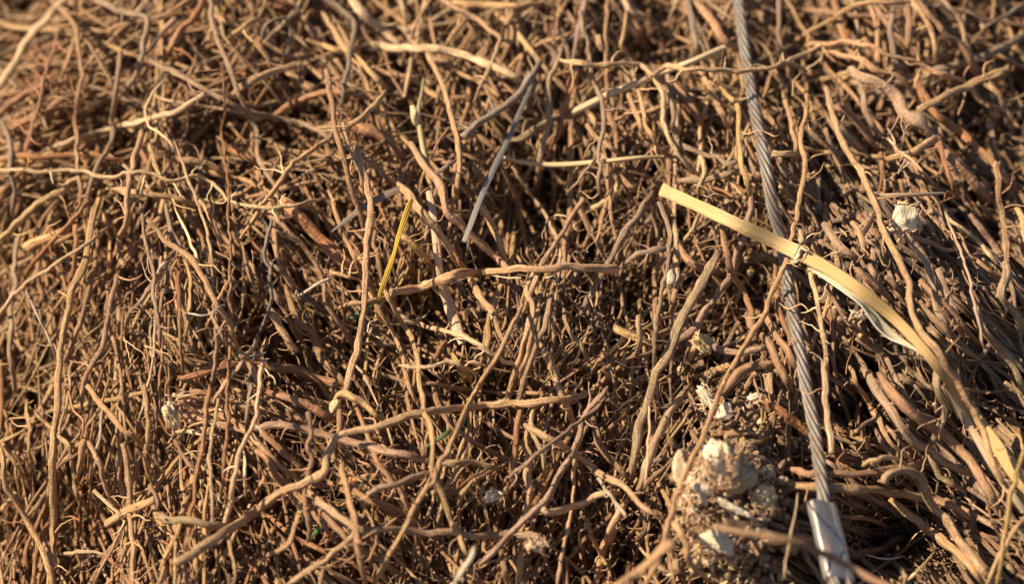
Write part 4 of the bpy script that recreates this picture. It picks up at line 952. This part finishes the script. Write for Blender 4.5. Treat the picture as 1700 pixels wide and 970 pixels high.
for x, y, rx, ry, h, lb, mt, sd_ in ((1426, 525, 24, 18, 30, 'small crumbly white chunk just below the dry reed', M_WHITE, 41),
                                     (1170, 568, 44, 30, 26, 'ragged cream coloured chunk left of the cable at mid height', M_CREAM, 42),
                                     (1343, 294, 15, 11, 30, 'tiny pale block of wood right of the cable', M_CREAM, 43),
                                     (1172, 660, 20, 50, 34, 'white shredded wood scrap touching the long light brown root', M_WHITE, 44),
                                     (1199, 684, 34, 28, 34, 'bright white wood scrap right of the shredded one', M_WHITE, 45),
                                     (1253, 662, 26, 15, 30, 'small whitish frayed chunk left of the cable above the crown', M_WHITE, 46),
                                     (284, 690, 18, 50, 36, 'frayed white scrap at the left end of the mottled root', M_TANW, 47),
                                     (818, 824, 28, 18, 30, 'grey white frayed scrap at the end of the curved reddish piece', M_WHITE, 48),
                                     (890, 905, 36, 20, 40, 'flaky tan bark scrap near the bottom, left of the ringed stub', M_TANW, 49)):
    o = chunk('wood_chunk', lb, 'wood chunk', mt, x, y, rx, ry, h, .5, 4, rot=-.75 if x == 1172 else rng.uniform(-.5, .5), seed=sd_, freq=3.0)
    fibres(o, x, y, h, rx * .5, ry * .5, 14, 'pwt')
    if x == 284:
        fb = Bag()
        for _ in range(34):
            fx, fy = rng.uniform(285, 330), rng.uniform(645, 722)
            xs, ys, hs = wander(fx + 20, fy, R(8) + rng.normal(0, .35), rng.uniform(30, 90), 12, .2, rng.normal(-.1, .1), 20 + rng.uniform(-6, 6))
            fb.add(root_geo(xs, ys, hs, rng.uniform(2, 7), 6, .05, (.8, .4)), vary(rng.choice(list('kptg')), .12))
        fo3 = fb.build('frayed_fibres', M_HAIR, o); fo3['kind'] = 'stuff'
chunk('pebble', 'small oval pale grey pebble lodged among roots right of centre', 'pebble', M_STONE, 1114, 461, 19, 26, 38, .2, 4, depth=18, seed=51)

crown = empty('root_crown', place(np.array([1215.]), np.array([860.]), np.array([0.]))[0])
tag(crown, 'crumbly soil covered root crown with bleached wood at the lower right', 'root crown')
clods = Bag()
for i in range(1200):
    t = rng.uniform(0, 6.28); q = abs(rng.normal(0, 1)); x = 1220 + 56 * q * math.cos(t); y = 872 + 98 * q * math.sin(t)
    if x > 1338 or y > 1120 or x < 1105: continue
    s_ = rng.uniform(5, 17) if i % 6 else rng.uniform(16, 28)
    h = 11 - 6 * q + rng.normal(0, 7)
    clods.add(lump(x, y, s_ * rng.uniform(.7, 1.2), s_ * rng.uniform(.7, 1.2), h, .55, 2, rot=rng.uniform(0, 3), seed=100 + i, freq=3), (.5,) * 3)
co = clods.build('soil_clods', M_CLOD, crown); co['kind'] = 'stuff'
fl = Bag()
for i in range(260):
    t = rng.uniform(0, 6.28); q = abs(rng.normal(0, 1)); x = 1220 + 56 * q * math.cos(t); y = 865 + 92 * q * math.sin(t)
    if x > 1335 or x < 1110: continue
    fl.add(lump(x, y, rng.uniform(5, 11), rng.uniform(8, 22), 18 - 6 * q + rng.normal(0, 7), .5, 2, rot=rng.uniform(0, 3), seed=2000 + i, freq=3), (.5,) * 3)
fo2 = fl.build('wood_crumbs', M_TANW, crown); fo2['kind'] = 'stuff'
for x, y, sx, sy, h, ro, mt, sd_, fq, lb in ((1184, 776, 50, 80, 32, -.15, M_WHITE, 61, 2.4, 'largest bleached wood chunk at the top of the crown'), (1210, 764, 32, 60, 34, -.6, M_WHITE, 81, 2.6, None),
        (1172, 752, 30, 18, 32, -.5, M_TANW, 82, 2.6, None), (1196, 796, 20, 52, 30, -.3, M_WHITE, 83, 2.6, None), (1216, 788, 36, 50, 30, .3, M_TANW, 84, 2.6, None), (1232, 765, 34, 14, 30, .5, M_TANW, 85, 2.6, None), (1226, 800, 52, 62, 24, .2, M_TANW, 62, 2.4, None),
        (1138, 795, 50, 90, 22, .1, M_TANW, 63, 2.6, None), (1163, 814, 32, 50, 34, -.2, M_WHITE, 64, 2, 'white pointed wood chunk'), (1192, 902, 54, 50, 34, .2, M_WHITE, 65, 2.2, 'round white wood chunk at the bottom of the crown'),
        (1222, 846, 58, 14, 36, .45, M_WHITE, 66, 2.5, 'narrow white sliver'), (1270, 828, 40, 36, 28, .3, M_CREAM, 67, 3, 'cream chunk right of the white ones'), (1240, 788, 24, 26, 22, .5, M_CREAM, 68, 3, None),
        (1274, 782, 17, 36, 22, -.4, M_CREAM, 69, 2.5, None), (1298, 796, 24, 15, 26, .1, M_TANW, 70, 2.5, None), (1152, 850, 18, 22, 26, .6, M_TANW, 71, 2.5, None), (1210, 740, 15, 26, 26, -.5, M_CREAM, 72, 2.5, None)):
    b = Bag(); b.add(lump(x, y, sx, sy, h, .40, 5 if sx > 30 else 4, rot=ro, seed=sd_, freq=fq, depth=(sx + sy) * .36), (.5,) * 3); o = b.build('wood_chunk', mt, crown)
    if lb: o['label'] = lb
fibres(crown, 1195, 780, 40, 30, 34, 60, 'kptb', (10, 34), (1, 3.5), 'frayed_fibres')
fibres(crown, 1205, 835, 26, 75, 95, 330, 'kptwb', (12, 45), (1, 4), 'frayed_fibres')
# crumbs of soil and bark caught between roots on the right side
crumbs = Bag()
for i in range(320):
    if i % 3 == 0: x, y = rng.normal(1450, 90), rng.normal(420, 110)
    elif i % 3 == 1: x, y = rng.normal(1200, 90), rng.normal(620, 110)
    else: x, y = rng.normal(1060, 60), rng.normal(400, 120)
    s_ = rng.uniform(2.5, 9)
    crumbs.add(lump(x, y, s_, s_ * rng.uniform(.6, 1.4), rng.uniform(-16, 12), .5, 2, seed=5000 + i, freq=3), (.5,) * 3)
tag(crumbs.build('bark_crumbs', M_CLOD), 'crumbs of soil and bark caught between the roots', 'crumbs', kind='stuff')
